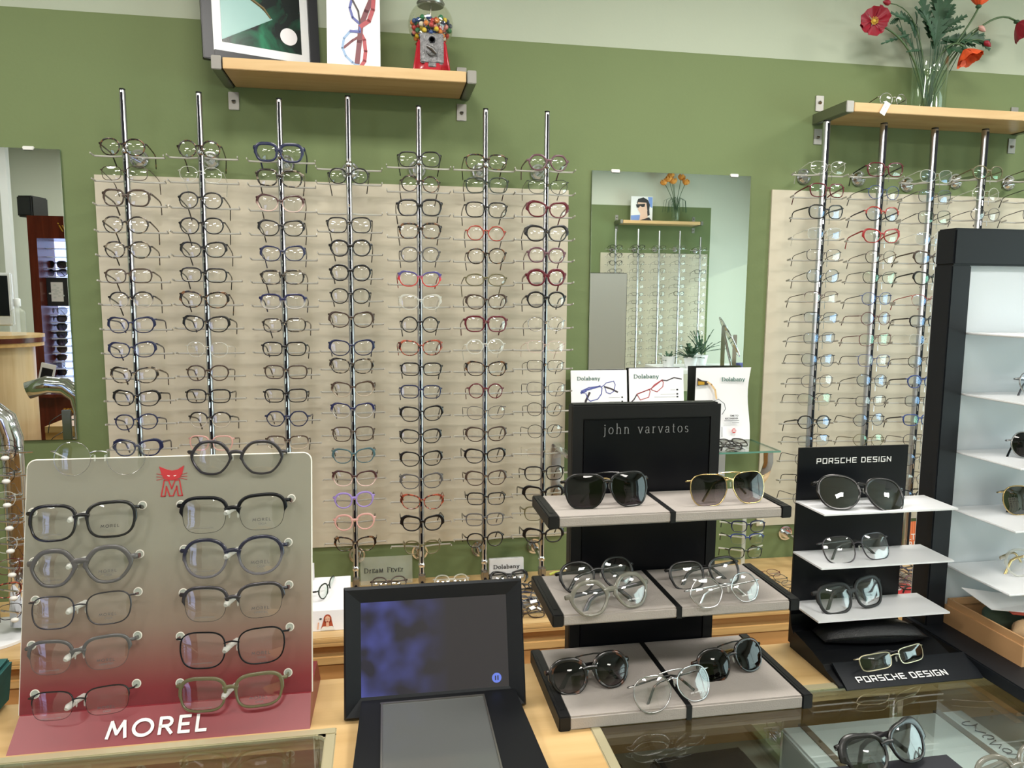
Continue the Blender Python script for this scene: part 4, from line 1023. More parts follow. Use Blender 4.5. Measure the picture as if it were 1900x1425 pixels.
b = MB(); b.lathe([(.0075, 0), (.0075, .0004)], 24, Matrix.Translation((pb.x, .0028, pb.z)) @ Matrix.Rotation(PI / 2, 4, 'X')); pbo = b.build('pause_button', 'button_blue', s_)
b = MB(); b.box(pb.x - .0028, pb.x - .0010, .0018, .0024, pb.z - .0034, pb.z + .0034); b.box(pb.x + .0010, pb.x + .0028, .0018, .0024, pb.z - .0034, pb.z + .0034); b.build('pause_bars', 'ink', pbo)
b = MB(); b.add([(-.036, -1.462, 1.101), (.200, -1.462, 1.101), (.222, -1.75, 1.101), (-.052, -1.75, 1.101), (-.036, -1.462, 1.128), (.200, -1.462, 1.128), (.222, -1.75, 1.106), (-.052, -1.75, 1.106)],
                [(0, 1, 2, 3), (4, 7, 6, 5), (0, 4, 5, 1), (1, 5, 6, 2), (2, 6, 7, 3), (3, 7, 4, 0)]); st_ = b.build('stand', 'display_black', t)
plain('plate_grey', (84, 86, 86), .12, 0, .7)
def topz(y): return 1.106 + (y + 1.75) / (.288) * .022
def quadslab(mb, P4, dz, th_):
    vs = [(x, y, topz(y) + dz) for x, y in P4] + [(x, y, topz(y) + dz + th_) for x, y in P4]
    mb.add(vs, [(0, 3, 2, 1), (4, 5, 6, 7), (0, 1, 5, 4), (1, 2, 6, 5), (2, 3, 7, 6), (3, 0, 4, 7)])
b = MB(); quadslab(b, [(-.008, -1.72), (.152, -1.72), (.149, -1.478), (-.006, -1.478)], .0002, .003); pl_ = b.build('glass_plate', 'plate_grey', st_)
b = MB(); quadslab(b, [(-.008, -1.480), (.150, -1.480), (.150, -1.4765), (-.008, -1.4765)], .0002, .0042); quadslab(b, [(-.009, -1.72), (-.0065, -1.72), (-.0045, -1.478), (-.007, -1.478)], .0002, .0042); quadslab(b, [(.1505, -1.72), (.153, -1.72), (.150, -1.478), (.1475, -1.478)], .0002, .0042)
b.build('metal_edge', 'steel', pl_)
# ------------------------------------------------------------------ wall mirrors
mt, nt, out = newmat('mirror_glass')
g = nt.nodes.new('ShaderNodeBsdfGlossy'); g.inputs[0].default_value = (.84, .88, .85, 1); g.inputs['Roughness'].default_value = 0.0
nt.links.new(g.outputs[0], out.inputs['Surface'])
def mirror(x0, x1, z0, z1, clips, label):
    t = thing('wall_mirror', label, 'mirror', ((x0 + x1) / 2, 0, z0)); w = (x1 - x0) / 2
    b = MB(); b.rbox(-w, w, -.0075, -.001, 0, z1 - z0, .0012); b.build('glass', 'mirror_glass', t)
    b = MB(); b.box(-w + .0002, w - .0002, -.001, -.0003, .0002, z1 - z0 - .0002); b.build('backing', 'glass_edge', t)
    for cx_ in clips:
        b = MB(); b.rbox(cx_ - (x0 + x1) / 2 - .016, cx_ - (x0 + x1) / 2 + .016, -.0095, -.0002, z1 - z0 - .007, z1 - z0 + .006, .002); b.build('clip', 'white_rubber', t, True)
ml = at(1099, 318, y=-.008); mr = at(1394, 327, y=-.008)
mirror(ml.x, mr.x, 1.33, mr.z, (at(1141, 318, y=0).x, at(1361, 325, y=0).x), 'square-cornered wall mirror between the two racks, reflecting another rack')
lr = at(110.5, 277, y=-.008)
mirror(-1.62, lr.x, at(148, 815, y=-.008).z, lr.z, (at(54, 273, y=0).x,), 'wall mirror cut off at the left edge, reflecting a lit sunglasses cabinet')

# ------------------------------------------------------------------ things on the left wall shelf
ZSH = ZS1 + .032
yF_ = -.165
# framed green picture
def quadmat(): pass
L_ = Vector((-.505, -.15, 2.397)); 
pl = at(378, 110, y=-.150); pr_ = at(560, 118, y=-.150)
t = thing('framed_picture', 'black framed green abstract picture with a white mat leaning over the shelf end', 'picture', (-.5006, -.158, ZSH + .005), (R(-6), 0, R(20.4)))
W = .345; Hh = .40
b = MB(); fw = .030
b.rbox(0, fw, -.008, .012, 0, Hh, .002); b.rbox(W - fw, W, -.008, .012, 0, Hh, .002); b.rbox(fw, W - fw, -.008, .012, 0, fw, .002); b.rbox(fw, W - fw, -.008, .012, Hh - fw, Hh, .002)
plain('frame_black', (34, 36, 42), .4); b.build('frame', 'frame_black', t, True)
b = MB(); b.box(fw, W - fw, .004, .006, fw, Hh - fw); pm = b.build('mat_board', 'white_plastic', t)
mt, nt, out = newmat('picture_green')
bs = nt.nodes.new('ShaderNodeBsdfPrincipled'); setp(bs, .25)
tc = nt.nodes.new('ShaderNodeTexCoord'); n1 = nt.nodes.new('ShaderNodeTexNoise'); n1.inputs['Scale'].default_value = 9; n1.inputs['Detail'].default_value = 5; n1.inputs['Distortion'].default_value = 1.2
r = nt.nodes.new('ShaderNodeValToRGB'); r.color_ramp.elements[0].color = (*lin((16, 26, 28)), 1); r.color_ramp.elements[0].position = .42; r.color_ramp.elements[1].color = (*lin((34, 116, 84)), 1); r.color_ramp.elements[1].position = .72
nt.links.new(tc.outputs['Object'], n1.inputs['Vector']); nt.links.new(n1.outputs['Fac'], r.inputs['Fac']); nt.links.new(r.outputs[0], bs.inputs['Base Color']); nt.links.new(bs.outputs[0], out.inputs['Surface'])
x0, x1, z0, z1 = fw + .026, W - fw - .024, fw + .030, Hh - fw - .03
b = MB(); b.box(x0, x1, .0030, .0040, z0, z1); art = b.build('artwork', 'picture_green', pm)
plain('pale_teal', (150, 186, 184), .3); plain('disc_white', (232, 230, 236), .3); plain('branch', (110, 92, 56), .5)
b = MB(); b.prism([(x0, z0 + .006), (x0 + .150, z0 + .092), (x0 + .04, z0 + .185), (x0, z0 + .2)], .0022, .0030); b.build('pale_triangle', 'pale_teal', art)
b = MB(); b.lathe([(.026, 0), (.026, .001)], 28, Matrix.Translation((x1 - .038, .0030, z0 + .048)) @ Matrix.Rotation(PI / 2, 4, 'X')); b.build('pale_disc', 'disc_white', art)
b = MB(); b.tube([(x0 + .05, .0018, z0 + .165), (x0 + .10, .0015, z0 + .135), (x0 + .125, .0015, z0 + .12), (x0 + .145, .0018, z0 + .093)], [.003, .004, .004, .002], 6); b.build('branch', 'branch', art)
# canvas print of a pair of red and blue glasses
pA_ = at(607, 124, y=-.16)
t = thing('canvas_print', 'white canvas print showing red and blue eyeglasses standing on end', 'picture', (pA_.x, -.158, ZSH + .001), (R(-6), 0, 0))
b = MB(); b.rbox(0, .158, 0, .016, 0, .32, .002); cv = b.build('canvas', 'paper', t, True)
plain('print_red', (168, 66, 74), .5); plain('print_blue', (84, 92, 160), .5); plain('print_sky', (140, 168, 204), .5); plain('print_plum', (110, 50, 60), .5); plain('print_dark', (60, 50, 58), .5)
def ribbon(pts_, w0, mat_, par, y=-.0012, nm='printed_stroke'):
    w0 *= 1.6 if par is cv0 else 1.45
    b = MB(); b.tube([(x, y, z) for x, z in pts_], [(.0006, w0)] * len(pts_), 6, up=(0, 0, 1)) if False else None
    for a0, a1 in zip(pts_[:-1], pts_[1:]):
        L = math.hypot(a1[0] - a0[0], a1[1] - a0[1]); ux, uz = (a1[0] - a0[0]) / L * w0, (a1[1] - a0[1]) / L * w0
        b.prism([(a0[0] + uz - ux * .6, a0[1] - ux - uz * .6), (a1[0] + uz + ux * .6, a1[1] - ux + uz * .6), (a1[0] - uz + ux * .6, a1[1] + ux + uz * .6), (a0[0] - uz - ux * .6, a0[1] + ux - uz * .6)], y, y + .0008)
    return b.build(nm, mat_, par)
cv0 = None
def px2(px, py, ox=607, oy=124, k=.158 / 97): return ((px - ox) * k, (oy + (px - ox) * .05 - py) * k)
zc = lambda lst: [px2(340 + x / 3.39, y / 3.39) for x, y in lst]
cv0 = cv
ribbon(zc([(1105, 190), (1045, 200), (1010, 240), (1000, 300), (1020, 350), (1060, 390), (1110, 415)]), .0022, 'print_sky', cv, -.0010)
ribbon(zc([(1110, 200), (1135, 250), (1142, 320), (1135, 380), (1115, 412)]), .0034, 'print_red', cv, -.0014)
ribbon(zc([(1180, 0), (1150, 70), (1115, 160), (1105, 260), (1090, 390)]), .0046, 'print_plum', cv, -.0018)
ribbon(zc([(1000, 305), (1060, 255), (1100, 230)]), .0022, 'print_plum', cv, -.0009)
ribbon(zc([(1060, 0), (1048, 50), (1065, 110), (1110, 150), (1108, 200), (1050, 195)]), .0022, 'print_blue', cv, -.0020)
ribbon(zc([(1195, 0), (1190, 60), (1165, 130), (1115, 165)]), .0038, 'print_red', cv, -.0022)
ribbon(zc([(1065, 0), (1100, 70), (1110, 145)]), .0016, 'print_dark', cv, -.0024)
# gumball machine
gp = at(800, 138, y=-.115)
t = thing('gumball_machine', 'red gumball machine with a glass globe of coloured gumballs on the left shelf', 'gumball machine', (gp.x, -.105, ZSH + .001))
plain('enamel_red', (170, 22, 42), .22, coat=.4); plain('cast_metal', (112, 112, 114), .4, .9, noise=.3, nscale=90, bump=.8, bscale=260)
b = MB(); b.prism([(-.058, 0), (.058, 0), (.058, .012), (.044, .098), (.038, .104), (-.038, .104), (-.044, .098), (-.058, .012)], -.045, .045)
bb = b.build('body', 'enamel_red', t)
bm = bmesh.new(); bm.from_mesh(bb.data); bmesh.ops.bevel(bm, geom=bm.edges[:], offset=.006, segments=3, affect='EDGES'); bm.to_mesh(bb.data); bm.free(); bb.data.shade_smooth()
b = MB(); b.rbox(-.036, .036, -.054, -.044, .030, .119, .003); fp = b.build('coin_plate', 'cast_metal', t, True)
b = MB(); b.lathe([(.018, 0), (.018, .006), (.012, .008)], 24, Matrix.Translation((-.001, -.054, .068)) @ Matrix.Rotation(PI / 2, 4, 'X')); b.tube([(-.016, -.064, .077), (0, -.068, .068), (.013, -.064, .056)], [(.004, .004), (.006, .006), (.003, .004)], 8); b.build('crank', 'cast_metal', fp, True)
b = MB(); b.lathe([(.010, 0), (.010, .003), (.007, .003), (.007, 0)], 20, Matrix.Translation((0, -.054, .098)) @ Matrix.Rotation(PI / 2, 4, 'X')); b.build('coin_slot', 'slot', fp)
b = MB(); b.rbox(-.026, .026, -.060, -.043, 0, .030, .004); ch = b.build('chute', 'enamel_red', t, True)
b = MB(); b.rbox(-.012, .012, -.063, -.058, .016, .030, .002); b.build('chute_flap', 'cast_metal', ch, True)
b = MB(); rg_ = .071; zg = .158
prof = [(rg_ * math.sin(a_), zg - rg_ * math.cos(a_)) for a_ in [R(35 + k * 120 / 14) for k in range(15)]]
b.lathe(prof, 36, cap=False); b.lathe([(r_ - .0018, z_) for r_, z_ in prof][::-1], 36, cap=False); b.build('globe', 'globe_glass', t, 'all')
b = MB(); b.lathe([(.042, zg + .058), (.044, zg + .064), (.038, zg + .074), (.010, zg + .080)], 28); b.build('lid', 'steel', t, True)
b = MB(); b.lathe([(.048, .100), (.042, .106), (.040, .1095), (.0385, .1095)], 28); b.build('collar', 'enamel_red', t, True)
b = MB(); b.cyl((0, 0, .104), (0, 0, zg + .06), .0022, 10); b.build('rod', 'steel', t, True)
GB = [('blue', (40, 78, 150)), ('green', (34, 120, 84)), ('yellow', (226, 196, 60)), ('red', (190, 44, 52)), ('orange', (222, 132, 64)), ('pink', (232, 150, 156)), ('white', (232, 226, 218)), ('dark blue', (34, 44, 88))]
b = MB(); b.ball((0, 0, 0), .0078, 14)
GBM = []
for nm, c_ in GB:
    plain('gum_' + nm.replace(' ', '_'), c_, .3); GBM.append(b.mesh('gum_' + nm.replace(' ', '_'), 'all'))
random.seed(5)
placed = []; C0 = t.location.copy()
tries = 0
while len(placed) < 150 and tries < 60000:
    tries += 1
    v = Vector((random.uniform(-1, 1), random.uniform(-1, 1), random.uniform(-1, 1))) * (rg_ - .0105)
    if v.length > rg_ - .0105: continue
    if v.z > .004 + .006 * random.random() or v.z < -.043: continue
    if v.y > .015: continue
    if math.hypot(v.x, v.y) < .0105: continue
    if tries < 30000 and v.length < rg_ - .014 and v.z < -.005: continue
    if any((v - q_).length < .0151 for q_ in placed): continue
    placed.append(v)
for v in placed:
    k = random.choice([0, 0, 1, 2, 3, 4, 5, 6, 7])
    o = link('gumball', GBM[k]); o.location = C0 + Vector((0, 0, zg)) + v
    tag(o, f'{GB[k][0]} gumball inside the glass globe of the red gumball machine', 'gumball', f'{GB[k][0]} gumballs in the globe')

# ------------------------------------------------------------------ right wall shelf: vase of poppies and a pair of glasses
ZSR = ZS2 + .030
vp = at(1722, 186, y=-.085)
t = thing('glass_vase', 'clear cylinder glass vase holding artificial poppies on the right shelf', 'vase', (vp.x, -.085, ZSR + .001))
b = MB(); rv = .058; hv = .19
b.lathe([(rv * .96, 0), (rv, .004), (rv, hv), (rv - .0025, hv), (rv - .0025, .016), (.001, .014)], 40, cap=False); b.lathe([(.001, 0), (rv * .96, 0)], 40, cap=False)
b.build('vase', 'vase_glass', t, True)
del t['label']; t['label'] = 'clear cylinder glass vase of artificial poppies on the right wooden shelf'
plain('stem_green', (70, 96, 60), .5); plain('leaf_green', (44, 78, 54), .55, noise=.25, nscale=30); plain('petal_red', (140, 16, 40), .5, noise=.15, nscale=40); plain('petal_orange', (232, 92, 48), .5, noise=.2, nscale=40); plain('stamen', (206, 170, 62), .6)
V0 = Vector((vp.x, -.085, ZSR))
def sp(px, py, y=-.10): return at(px, py, y=y)
def curve(p0, p1, p2, p3, n=12):
    return [p0 * (1 - u) ** 3 + p1 * 3 * u * (1 - u) ** 2 + p2 * 3 * u * u * (1 - u) + p3 * u ** 3 for u in [k / n for k in range(n + 1)]]
def leafmesh(mb, base, tip, width, nrm, seg=7):
    """serrated poppy leaf from base to tip"""
    d = tip - base; L = d.length; d.normalize(); s_ = d.cross(nrm).normalized(); nrm = s_.cross(d)
    vs = []; 
    for k in range(seg * 2 + 1):
        u = k / (seg * 2); w = width * math.sin(PI * min(1, u * .9 + .08)) ** .8 * (1.0 if k % 2 else .38)
        c_ = base + d * L * u + nrm * (-.18 * L * (u - .5) ** 2)
        fwd = d * (L * .07 if k % 2 else 0)
        vs += [c_ + s_ * w + fwd + nrm * w * .25, c_ - nrm * .0004, c_ - s_ * w + fwd + nrm * w * .25]
    n0 = len(vs)
    vs2 = vs + [v - nrm * .0012 for v in vs]
    fs = []
    for k in range(seg * 2):
        a0 = 3 * k
        for q_ in (0, 1):
            fs.append((a0 + q_, a0 + q_ + 1, a0 + q_ + 4, a0 + q_ + 3)); fs.append((n0 + a0 + q_, n0 + a0 + q_ + 3, n0 + a0 + q_ + 4, n0 + a0 + q_ + 1))
        fs.append((a0, a0 + 3, n0 + a0 + 3, n0 + a0)); fs.append((a0 + 2, n0 + a0 + 2, n0 + a0 + 5, a0 + 5))
    mb.add(vs2, fs)
def petals(mb, c, axis, rad, n=6, cup=.5, seed=1, droop=0.0):
    rnd = random.Random(seed); axis = axis.normalized()
    a = axis.orthogonal().normalized(); b_ = axis.cross(a)
    for k in range(n):
        ph = 2 * PI * k / n + rnd.uniform(-.15, .15); rr_ = rad * rnd.uniform(.88, 1.1); hw = PI / n * 1.45
        vs = []; fs = []; NU, NV = 6, 8
        for i in range(NU + 1):
            u = i / NU
            for j in range(NV + 1):
                v = (j / NV - .5) * 2
                an_ = ph + v * hw * (.55 + .45 * u); ed = 1 - .10 * abs(v) ** 2 + .05 * math.sin(9 * v + k * 2)
                r_ = rr_ * u * ed
                h = rad * (cup * u ** 1.6 + .09 * math.sin(5 * v + k) * u + .03 * (k % 2))
                vs.append(c + (a * math.cos(an_) + b_ * math.sin(an_)) * r_ + axis * h)
        m0 = len(vs); vs = vs + [p - axis * .0010 for p in vs]
        for i in range(NU):
            for j in range(NV):
                q0 = i * (NV + 1) + j
                fs.append((q0, q0 + 1, q0 + NV + 2, q0 + NV + 1)); fs.append((m0 + q0, m0 + q0 + NV + 1, m0 + q0 + NV + 2, m0 + q0 + 1))
        mb.add(vs, fs)
FL = [ # flower px, kind, facing, stem control px, label
 ((1620, 40), 'red', Vector((-.25, -1, -.1)), [(1712, 185), (1708, 110), (1690, 60), (1640, 25)], .049, 'dark red poppy facing out at the left of the vase'),
 ((1816, 10), 'orange', Vector((.25, .1, 1)), [(1722, 180), (1735, 100), (1800, 50), (1806, 26)], .044, 'orange poppy standing highest at the right of the vase'),
 ((1888, 42), 'red2', Vector((.7, -.3, -.7)), [(1716, 182), (1740, 110), (1830, 0), (1868, 32)], .046, 'crimson poppy drooping at the far right of the vase'),
 ((1790, 92), 'orange', Vector((.25, -.35, -.9)), [(1720, 180), (1725, 95), (1760, 60), (1780, 78)], .042, 'orange poppy hanging low beside the vase rim'),
]
def fl_base(k): return V0 + Vector((random.uniform(-.02, .02), random.uniform(-.02, .02), .018))
random.seed(3)
for k, (fp_, kd, ax, cps, rad, lab) in enumerate(FL):
    yy = -.10 - .02 * (k % 2) - (.03 if k == 0 else 0)
    c_ = sp(*fp_, y=yy)
    t2 = thing('poppy', lab, 'flower', c_, (0, 0, 0), 'artificial poppies in the vase')
    b = MB(); rim_ = sp(*cps[1], y=-.09); 
    P = curve(fl_base(k), V0 + (rim_ - V0) * .75, sp(*cps[2], y=(-.09 + yy) / 2), c_ - ax.normalized() * .012, 16)
    b.tube([p - c_ for p in P], .0034, 7); b.build('stem', 'stem_green', t2, 'all')
    b = MB(); petals(b, Vector((0, 0, 0)), ax, rad, 6, .35 if kd == 'red' else 1.05, k + 3); 
    if kd != 'red': petals(b, Vector((0, 0, 0)), ax, rad * .85, 5, 1.2, k + 9)
    b.build('petals', 'petal_orange' if kd == 'orange' else 'petal_red', t2, 'all')
    b = MB()
    an_ = ax.normalized()
    if kd == 'red':
        b.ball(an_ * .006, .0065, 10)
        o1 = an_.orthogonal().normalized(); o2 = an_.cross(o1)
        for q_ in range(30):
            th_ = q_ * 2.4; rr_ = .009 + .005 * ((q_ * 7) % 5) / 5; dd_ = (o1 * math.cos(th_) + o2 * math.sin(th_)) * rr_
            b.tube([an_ * .002, dd_ + an_ * .010], .0006, 4); b.ball(dd_ + an_ * .011, .0014, 6)
        b.build('stamens', 'stamen', t2, 'all')
    else:
        b.ball(-an_ * .004, .010, 10, .7); b.build('calyx', 'leaf_green', t2, 'all')
buds = [((1700, 8), [(1716, 180), (1712, 100), (1716, 10)], (1650, 6), 'closed red bud on a curved stem left of the leaves'), ((1834, 82), [(1724, 180), (1735, 80), (1800, 55)], (1828, 78), 'closed dark bud at the tip of the right leaf'), ((1820, 50), [(1722, 180), (1730, 95), (1790, 60)], (1818, 50), 'small pale pink bud between the orange poppies')]
for k, (_, cps, bp_, lab) in enumerate(buds):
    yy = -.11; c_ = sp(*bp_, y=yy)
    t2 = thing('poppy_bud', lab, 'flower', c_, (0, 0, 0), 'artificial poppies in the vase')
    b = MB(); P = curve(fl_base(9), V0 + (sp(*cps[1], y=-.09) - V0) * .75, sp(*cps[2], y=-.10), c_, 14); b.tube([p - c_ for p in P], .0018, 6); b.build('stem', 'stem_green', t2, 'all')
    b = MB(); dr = Vector((-.9, -.1, .1)) if k == 0 else Vector((.7, -.1, -.5))
    Mx = dr.to_track_quat('Z', 'Y').to_matrix().to_4x4(); b.lathe([(.0005, -.006), (.0085, .002), (.0095, .010), (.006, .020), (.0005, .027)], 12, Mx, cap=False)
    b.build('bud', 'petal_red' if k < 2 else 'pink', t2, 'all')
LV = [((1735, 90), (1745, -8), .045), ((1745, 70), (1762, -20), .040), ((1738, 85), (1715, 20), .022), ((1735, 60), (1700, 12), .020), ((1700, 95), (1665, 45), .012), ((1742, 55), (1795, 28), .018), ((1750, 70), (1840, 75), .026), ((1745, 78), (1830, 62), .022), ((1745, 60), (1790, 48), .012), ((1705, 50), (1655, 22), .018), ((1700, 55), (1672, 20), .013), ((1702, 45), (1700, 22), .010),
      ((1728, 70), (1708, -12), .03), ((1742, 40), (1728, -25), .035), ((1750, 45), (1772, 8), .02), ((1700, 70), (1690, 40), .016), ((1760, 70), (1812, 84), .022), ((1752, 84), (1800, 100), .018), ((1800, 60), (1838, 92), .020), ((1668, 34), (1652, 44), .012),
      ((1712, 92), (1684, 95), .007), ((1690, 62), (1637, 80), .009), ((1738, 80), (1722, 38), .013), ((1758, 86), (1762, 100), .014), ((1735, 84), (1742, 30), .020)]
t2 = thing('poppy_leaves', 'dark green serrated poppy leaves spreading above the glass vase', 'leaves', V0 + Vector((0, 0, .2)), (0, 0, 0))
for k, (a0, a1, w_) in enumerate(LV):
    yy = -.085 + .03 * math.sin(k * 2.1)
    b = MB(); A = sp(*a0, y=-.088); B_ = sp(*a1, y=yy - .02)
    leafmesh(b, A - t2.location, B_ - t2.location, w_ * .95, Vector((.15 * math.sin(k), -1, .3)))
    lo_ = V0 + (A - V0) * .5; b.tube([V0 + Vector((.01 * math.sin(k * 3), .01 * math.cos(k * 3), .02)) - t2.location, lo_ - t2.location, A - t2.location], .0012, 5)
    b.build('leaf', 'leaf_green', t2)
gpos = at(1660, 176, y=-.165)
glasses(('o', 1, 'full', 'silver', 'tortoise', 'lens_clear'), (gpos.x + .0, -.165, ZSR + .0235), (R(-4), 0, R(6)), 'round silver reading glasses with a white price tag at the front of the right shelf', None, lod=2, scale=.98)
tg = at(1648, 190, y=-.203)
t2 = thing('price_tag', 'white price tag hanging over the front edge of the right shelf', 'tag', (tg.x, -.2035, tg.z), (0, R(28), 0))
b = MB(); b.box(-.0105, .0105, -.0006, .0006, -.045, 0); tg_ = b.build('card', 'paper', t2); text('tag_print', '|||', .008, 'ink_grey', t2, (0, -.0009, -.018), (PI / 2, 0, 0), depth=.0001)

# ------------------------------------------------------------------ glass shelf under the mirror with cards
zgs = 1.226
t = thing('glass_shelf', 'glass shelf on curved chrome supports under the wall mirror', 'shelf', (0, 0, 0))
xg1 = at(1448, 836, y=-.26).x; zgs = at(1448, 836, y=-.26).z
b = MB(); b.box(.60, xg1, -.262, -.012, zgs - .006, zgs); gb = b.build('glass', 'vase_glass', t)
b = MB(); b.box(.60, xg1, -.2632, -.262, zgs - .006, zgs); b.box(xg1, xg1 + .001, -.262, -.012, zgs - .006, zgs); b.build('glass_edge', 'glass_edge', gb)
for xx in (at(1418, 850, y=-.2).x, .68):
    b = MB(); P = [Vector((xx, -.225, zgs - .007)), Vector((xx + .004, -.222, zgs - .05)), Vector((xx, -.205, zgs - .10)), Vector((xx - .01, -.17, zgs - .15)), Vector((xx - .02, -.11, zgs - .185)), Vector((xx - .025, -.02, zgs - .20)), Vector((xx - .025, -.001, zgs - .20))]
    b.tube(P, [(.019, .0035)] * 7, 8, up=(0, 1, .01)); b.build('chrome_support', 'chrome', t, True)
    b = MB(); b.box(xx - .085, xx - .052, -.012, -.0005, zgs - .22, zgs - .007); b.box(xx - .080, xx - .058, -.20, -.012, zgs - .018, zgs - .007); b.build('wall_bracket', 'rod_metal', t)
def card(pl_, pr, hgt, label, nm, lean_=-8, curl=False):
    yy = -.050; A = at(*pl_, y=yy); B_ = at(*pr, y=yy); w = (B_ - A).length
    t = thing(nm, label, 'card', (A.x, yy - .012, zgs + .001), (R(lean_), 0, math.atan2(B_.y - A.y, B_.x - A.x)))
    return t, w, A.z - zgs
GC_ = 'printed cards on the glass shelf'
t, w, h = card((1062, 688), (1167, 686), 0, 'white Dolabany card with blue glasses, left of the two wide cards', 'display_card')
del t['label']; t['label'] = 'white counter card picturing blue eyeglasses, leftmost of three on the glass shelf'; t['group'] = GC_
b = MB(); b.rbox(0, w, 0, .004, 0, h, .001); c1 = b.build('card', 'paper', t, True)
def k2(px, py, ox, oy, kk): return ((px - ox) * kk, h - (py - oy) * kk)
def onc(lst, ox, oy, w_, pxw): return [((x - ox) * w_ / pxw, h - (y - oy) * w_ / pxw) for x, y in lst]
# zoom coordinates (card 1 spans x 98-548, top y 116)
f1 = lambda lst: onc(lst, 98, 117, w, 450)
strokes('card_lettering', 'Dolabany', .017, 'ink_green', t, Matrix.Translation((f1([(240, 183)])[0][0], -.0008, f1([(240, 183)])[0][1])), thick=.12, thin_=.05, sx=1.15, gap=.05)
for pts_, ww, mm_ in (([(205, 292), (185, 288), (180, 275), (240, 250), (330, 240), (345, 255), (340, 300), (310, 340), (250, 355), (232, 340), (215, 295)], .0011, 'print_blue'), ([(340, 245), (360, 235), (380, 215), (440, 203), (452, 230), (440, 280), (410, 300), (380, 290), (365, 240)], .0009, 'print_blue'), ([(178, 290), (215, 275)], .0026, 'print_blue'), ([(215, 270), (330, 240)], .0020, 'print_blue'), ([(245, 290), (215, 350), (205, 388)], .0026, 'print_dark'), ([(365, 245), (420, 262), (470, 288)], .0018, 'print_dark')):
    ribbon(f1(pts_), ww, mm_, c1, -.0009)
for yy_ in (328, 360, 381):
    ribbon(f1([(400, yy_), (488, yy_)]), .0006, 'ink_faint', c1, -.0009); ribbon(f1([(503, yy_), (510, yy_)]), .0016, 'ink', c1, -.0009)
t, w, h = card((1171, 684), (1273, 684), 0, 'white counter card picturing slim red eyeglasses, middle of three on the glass shelf', 'display_card'); t['group'] = GC_
b = MB(); b.rbox(0, w, 0, .004, 0, h, .001); c2 = b.build('card', 'paper', t, True)
f1 = lambda lst: onc(lst, 568, 108, w, 440)
strokes('card_lettering', 'Dolabany', .019, 'ink_green', t, Matrix.Translation((f1([(706, 174)])[0][0], -.0008, f1([(706, 174)])[0][1])), thick=.13, thin_=.05, sx=1.15, gap=.05)
for pts_, ww, mm_ in (([(625, 308), (660, 292), (730, 272), (735, 285), (722, 330), (655, 350), (632, 312)], .0009, 'print_red'), ([(740, 268), (770, 235), (830, 200), (842, 215), (838, 250), (790, 290), (750, 275), (742, 268)], .0009, 'print_red'), ([(630, 305), (742, 265), (835, 198)], .0012, 'print_red'), ([(575, 372), (605, 345), (628, 308)], .0014, 'print_dark'), ([(832, 200), (870, 205), (930, 182), (990, 194)], .0013, 'print_dark')):
    ribbon(f1(pts_), ww, mm_, c2, -.0009)
for yy_, x_ in ((275, 900), (308, 820), (329, 770)):
    ribbon(f1([(x_, yy_), (938, yy_)]), .0007, 'ink_faint', c2, -.0009); ribbon(f1([(950, yy_), (958, yy_)]), .0018, 'ink', c2, -.0009)
t, w, h = card((1293, 683), (1394, 692), 0, 'tall curling white poster with champagne pouring, rightmost of three on the glass shelf', 'display_card', -5); t['group'] = GC_
b = MB(); n_ = 10
for sgn_, in ((1,),):
    vs = []; fs = []
    for i in range(n_ + 1):
        u = i / n_; z_ = h * u; xo_ = .006 * math.sin(u * 5.5 + .8); yo_ = .008 * math.sin(u * 4)
        vs += [(0, yo_, z_), (w * .5 + xo_ * .5, yo_ - .003, z_), (w + xo_ - .006 * (1 - u), yo_, z_), (0, yo_ + .0012, z_), (w * .5 + xo_ * .5, yo_ - .0018, z_), (w + xo_ - .006 * (1 - u), yo_ + .0012, z_)]
    for i in range(n_):
        a0 = 6 * i
        fs += [(a0, a0 + 1, a0 + 7, a0 + 6), (a0 + 1, a0 + 2, a0 + 8, a0 + 7), (a0 + 3, a0 + 9, a0 + 10, a0 + 4), (a0 + 4, a0 + 10, a0 + 11, a0 + 5), (a0, a0 + 6, a0 + 9, a0 + 3), (a0 + 2, a0 + 5, a0 + 11, a0 + 8)]
    b.add(vs, fs)
c3 = b.build('card', 'paper', t, True)
f1 = lambda lst: onc(lst, 1088, 98, w, 440)
strokes('card_lettering', 'Dolabany', .019, 'ink_green', t, Matrix.Translation((f1([(1382, 190)])[0][0], -.0085, f1([(1382, 190)])[0][1])), thick=.13, thin_=.05, sx=1.1, gap=.05)
cc = f1([(1380, 462)])[0]; text('poster_print', 'TIME TO', .0085, 'ink', t, (cc[0] + .003, -.0105, cc[1]), bold=.0002)
cc = f1([(1366, 483)])[0]; text('poster_print', 'RECONSIDER', .0085, 'ink', t, (cc[0], -.0105, cc[1]), bold=.0002)
ribbon(f1([(1310, 498), (1425, 498)]), .0008, 'ink_grey', c3, -.0105)
ribbon(f1([(1370, 515), (1425, 515)]), .0006, 'ink_grey', c3, -.0105)
plain('foil_gold', (196, 150, 50), .35, .5); plain('bottle_dark', (46, 32, 26), .3); plain('champagne', (214, 180, 130), .4); plain('sticker_red', (200, 56, 60), .5)
b = MB(); b.prism(f1([(1096, 232), (1096, 172), (1130, 192), (1175, 198), (1190, 214), (1172, 228), (1130, 226)][::1])[::-1][::-1], -.0085, -.0070); b.build('printed_bottle_neck', 'bottle_dark', c3)
b = MB(); b.prism(f1([(1100, 226), (1100, 198), (1150, 204), (1150, 224)]), -.0092, -.0085); b.build('printed_foil', 'foil_gold', c3)
ribbon(f1([(1175, 205), (1205, 225), (1235, 265), (1245, 330)]), .0022, 'champagne', c3, -.0095)
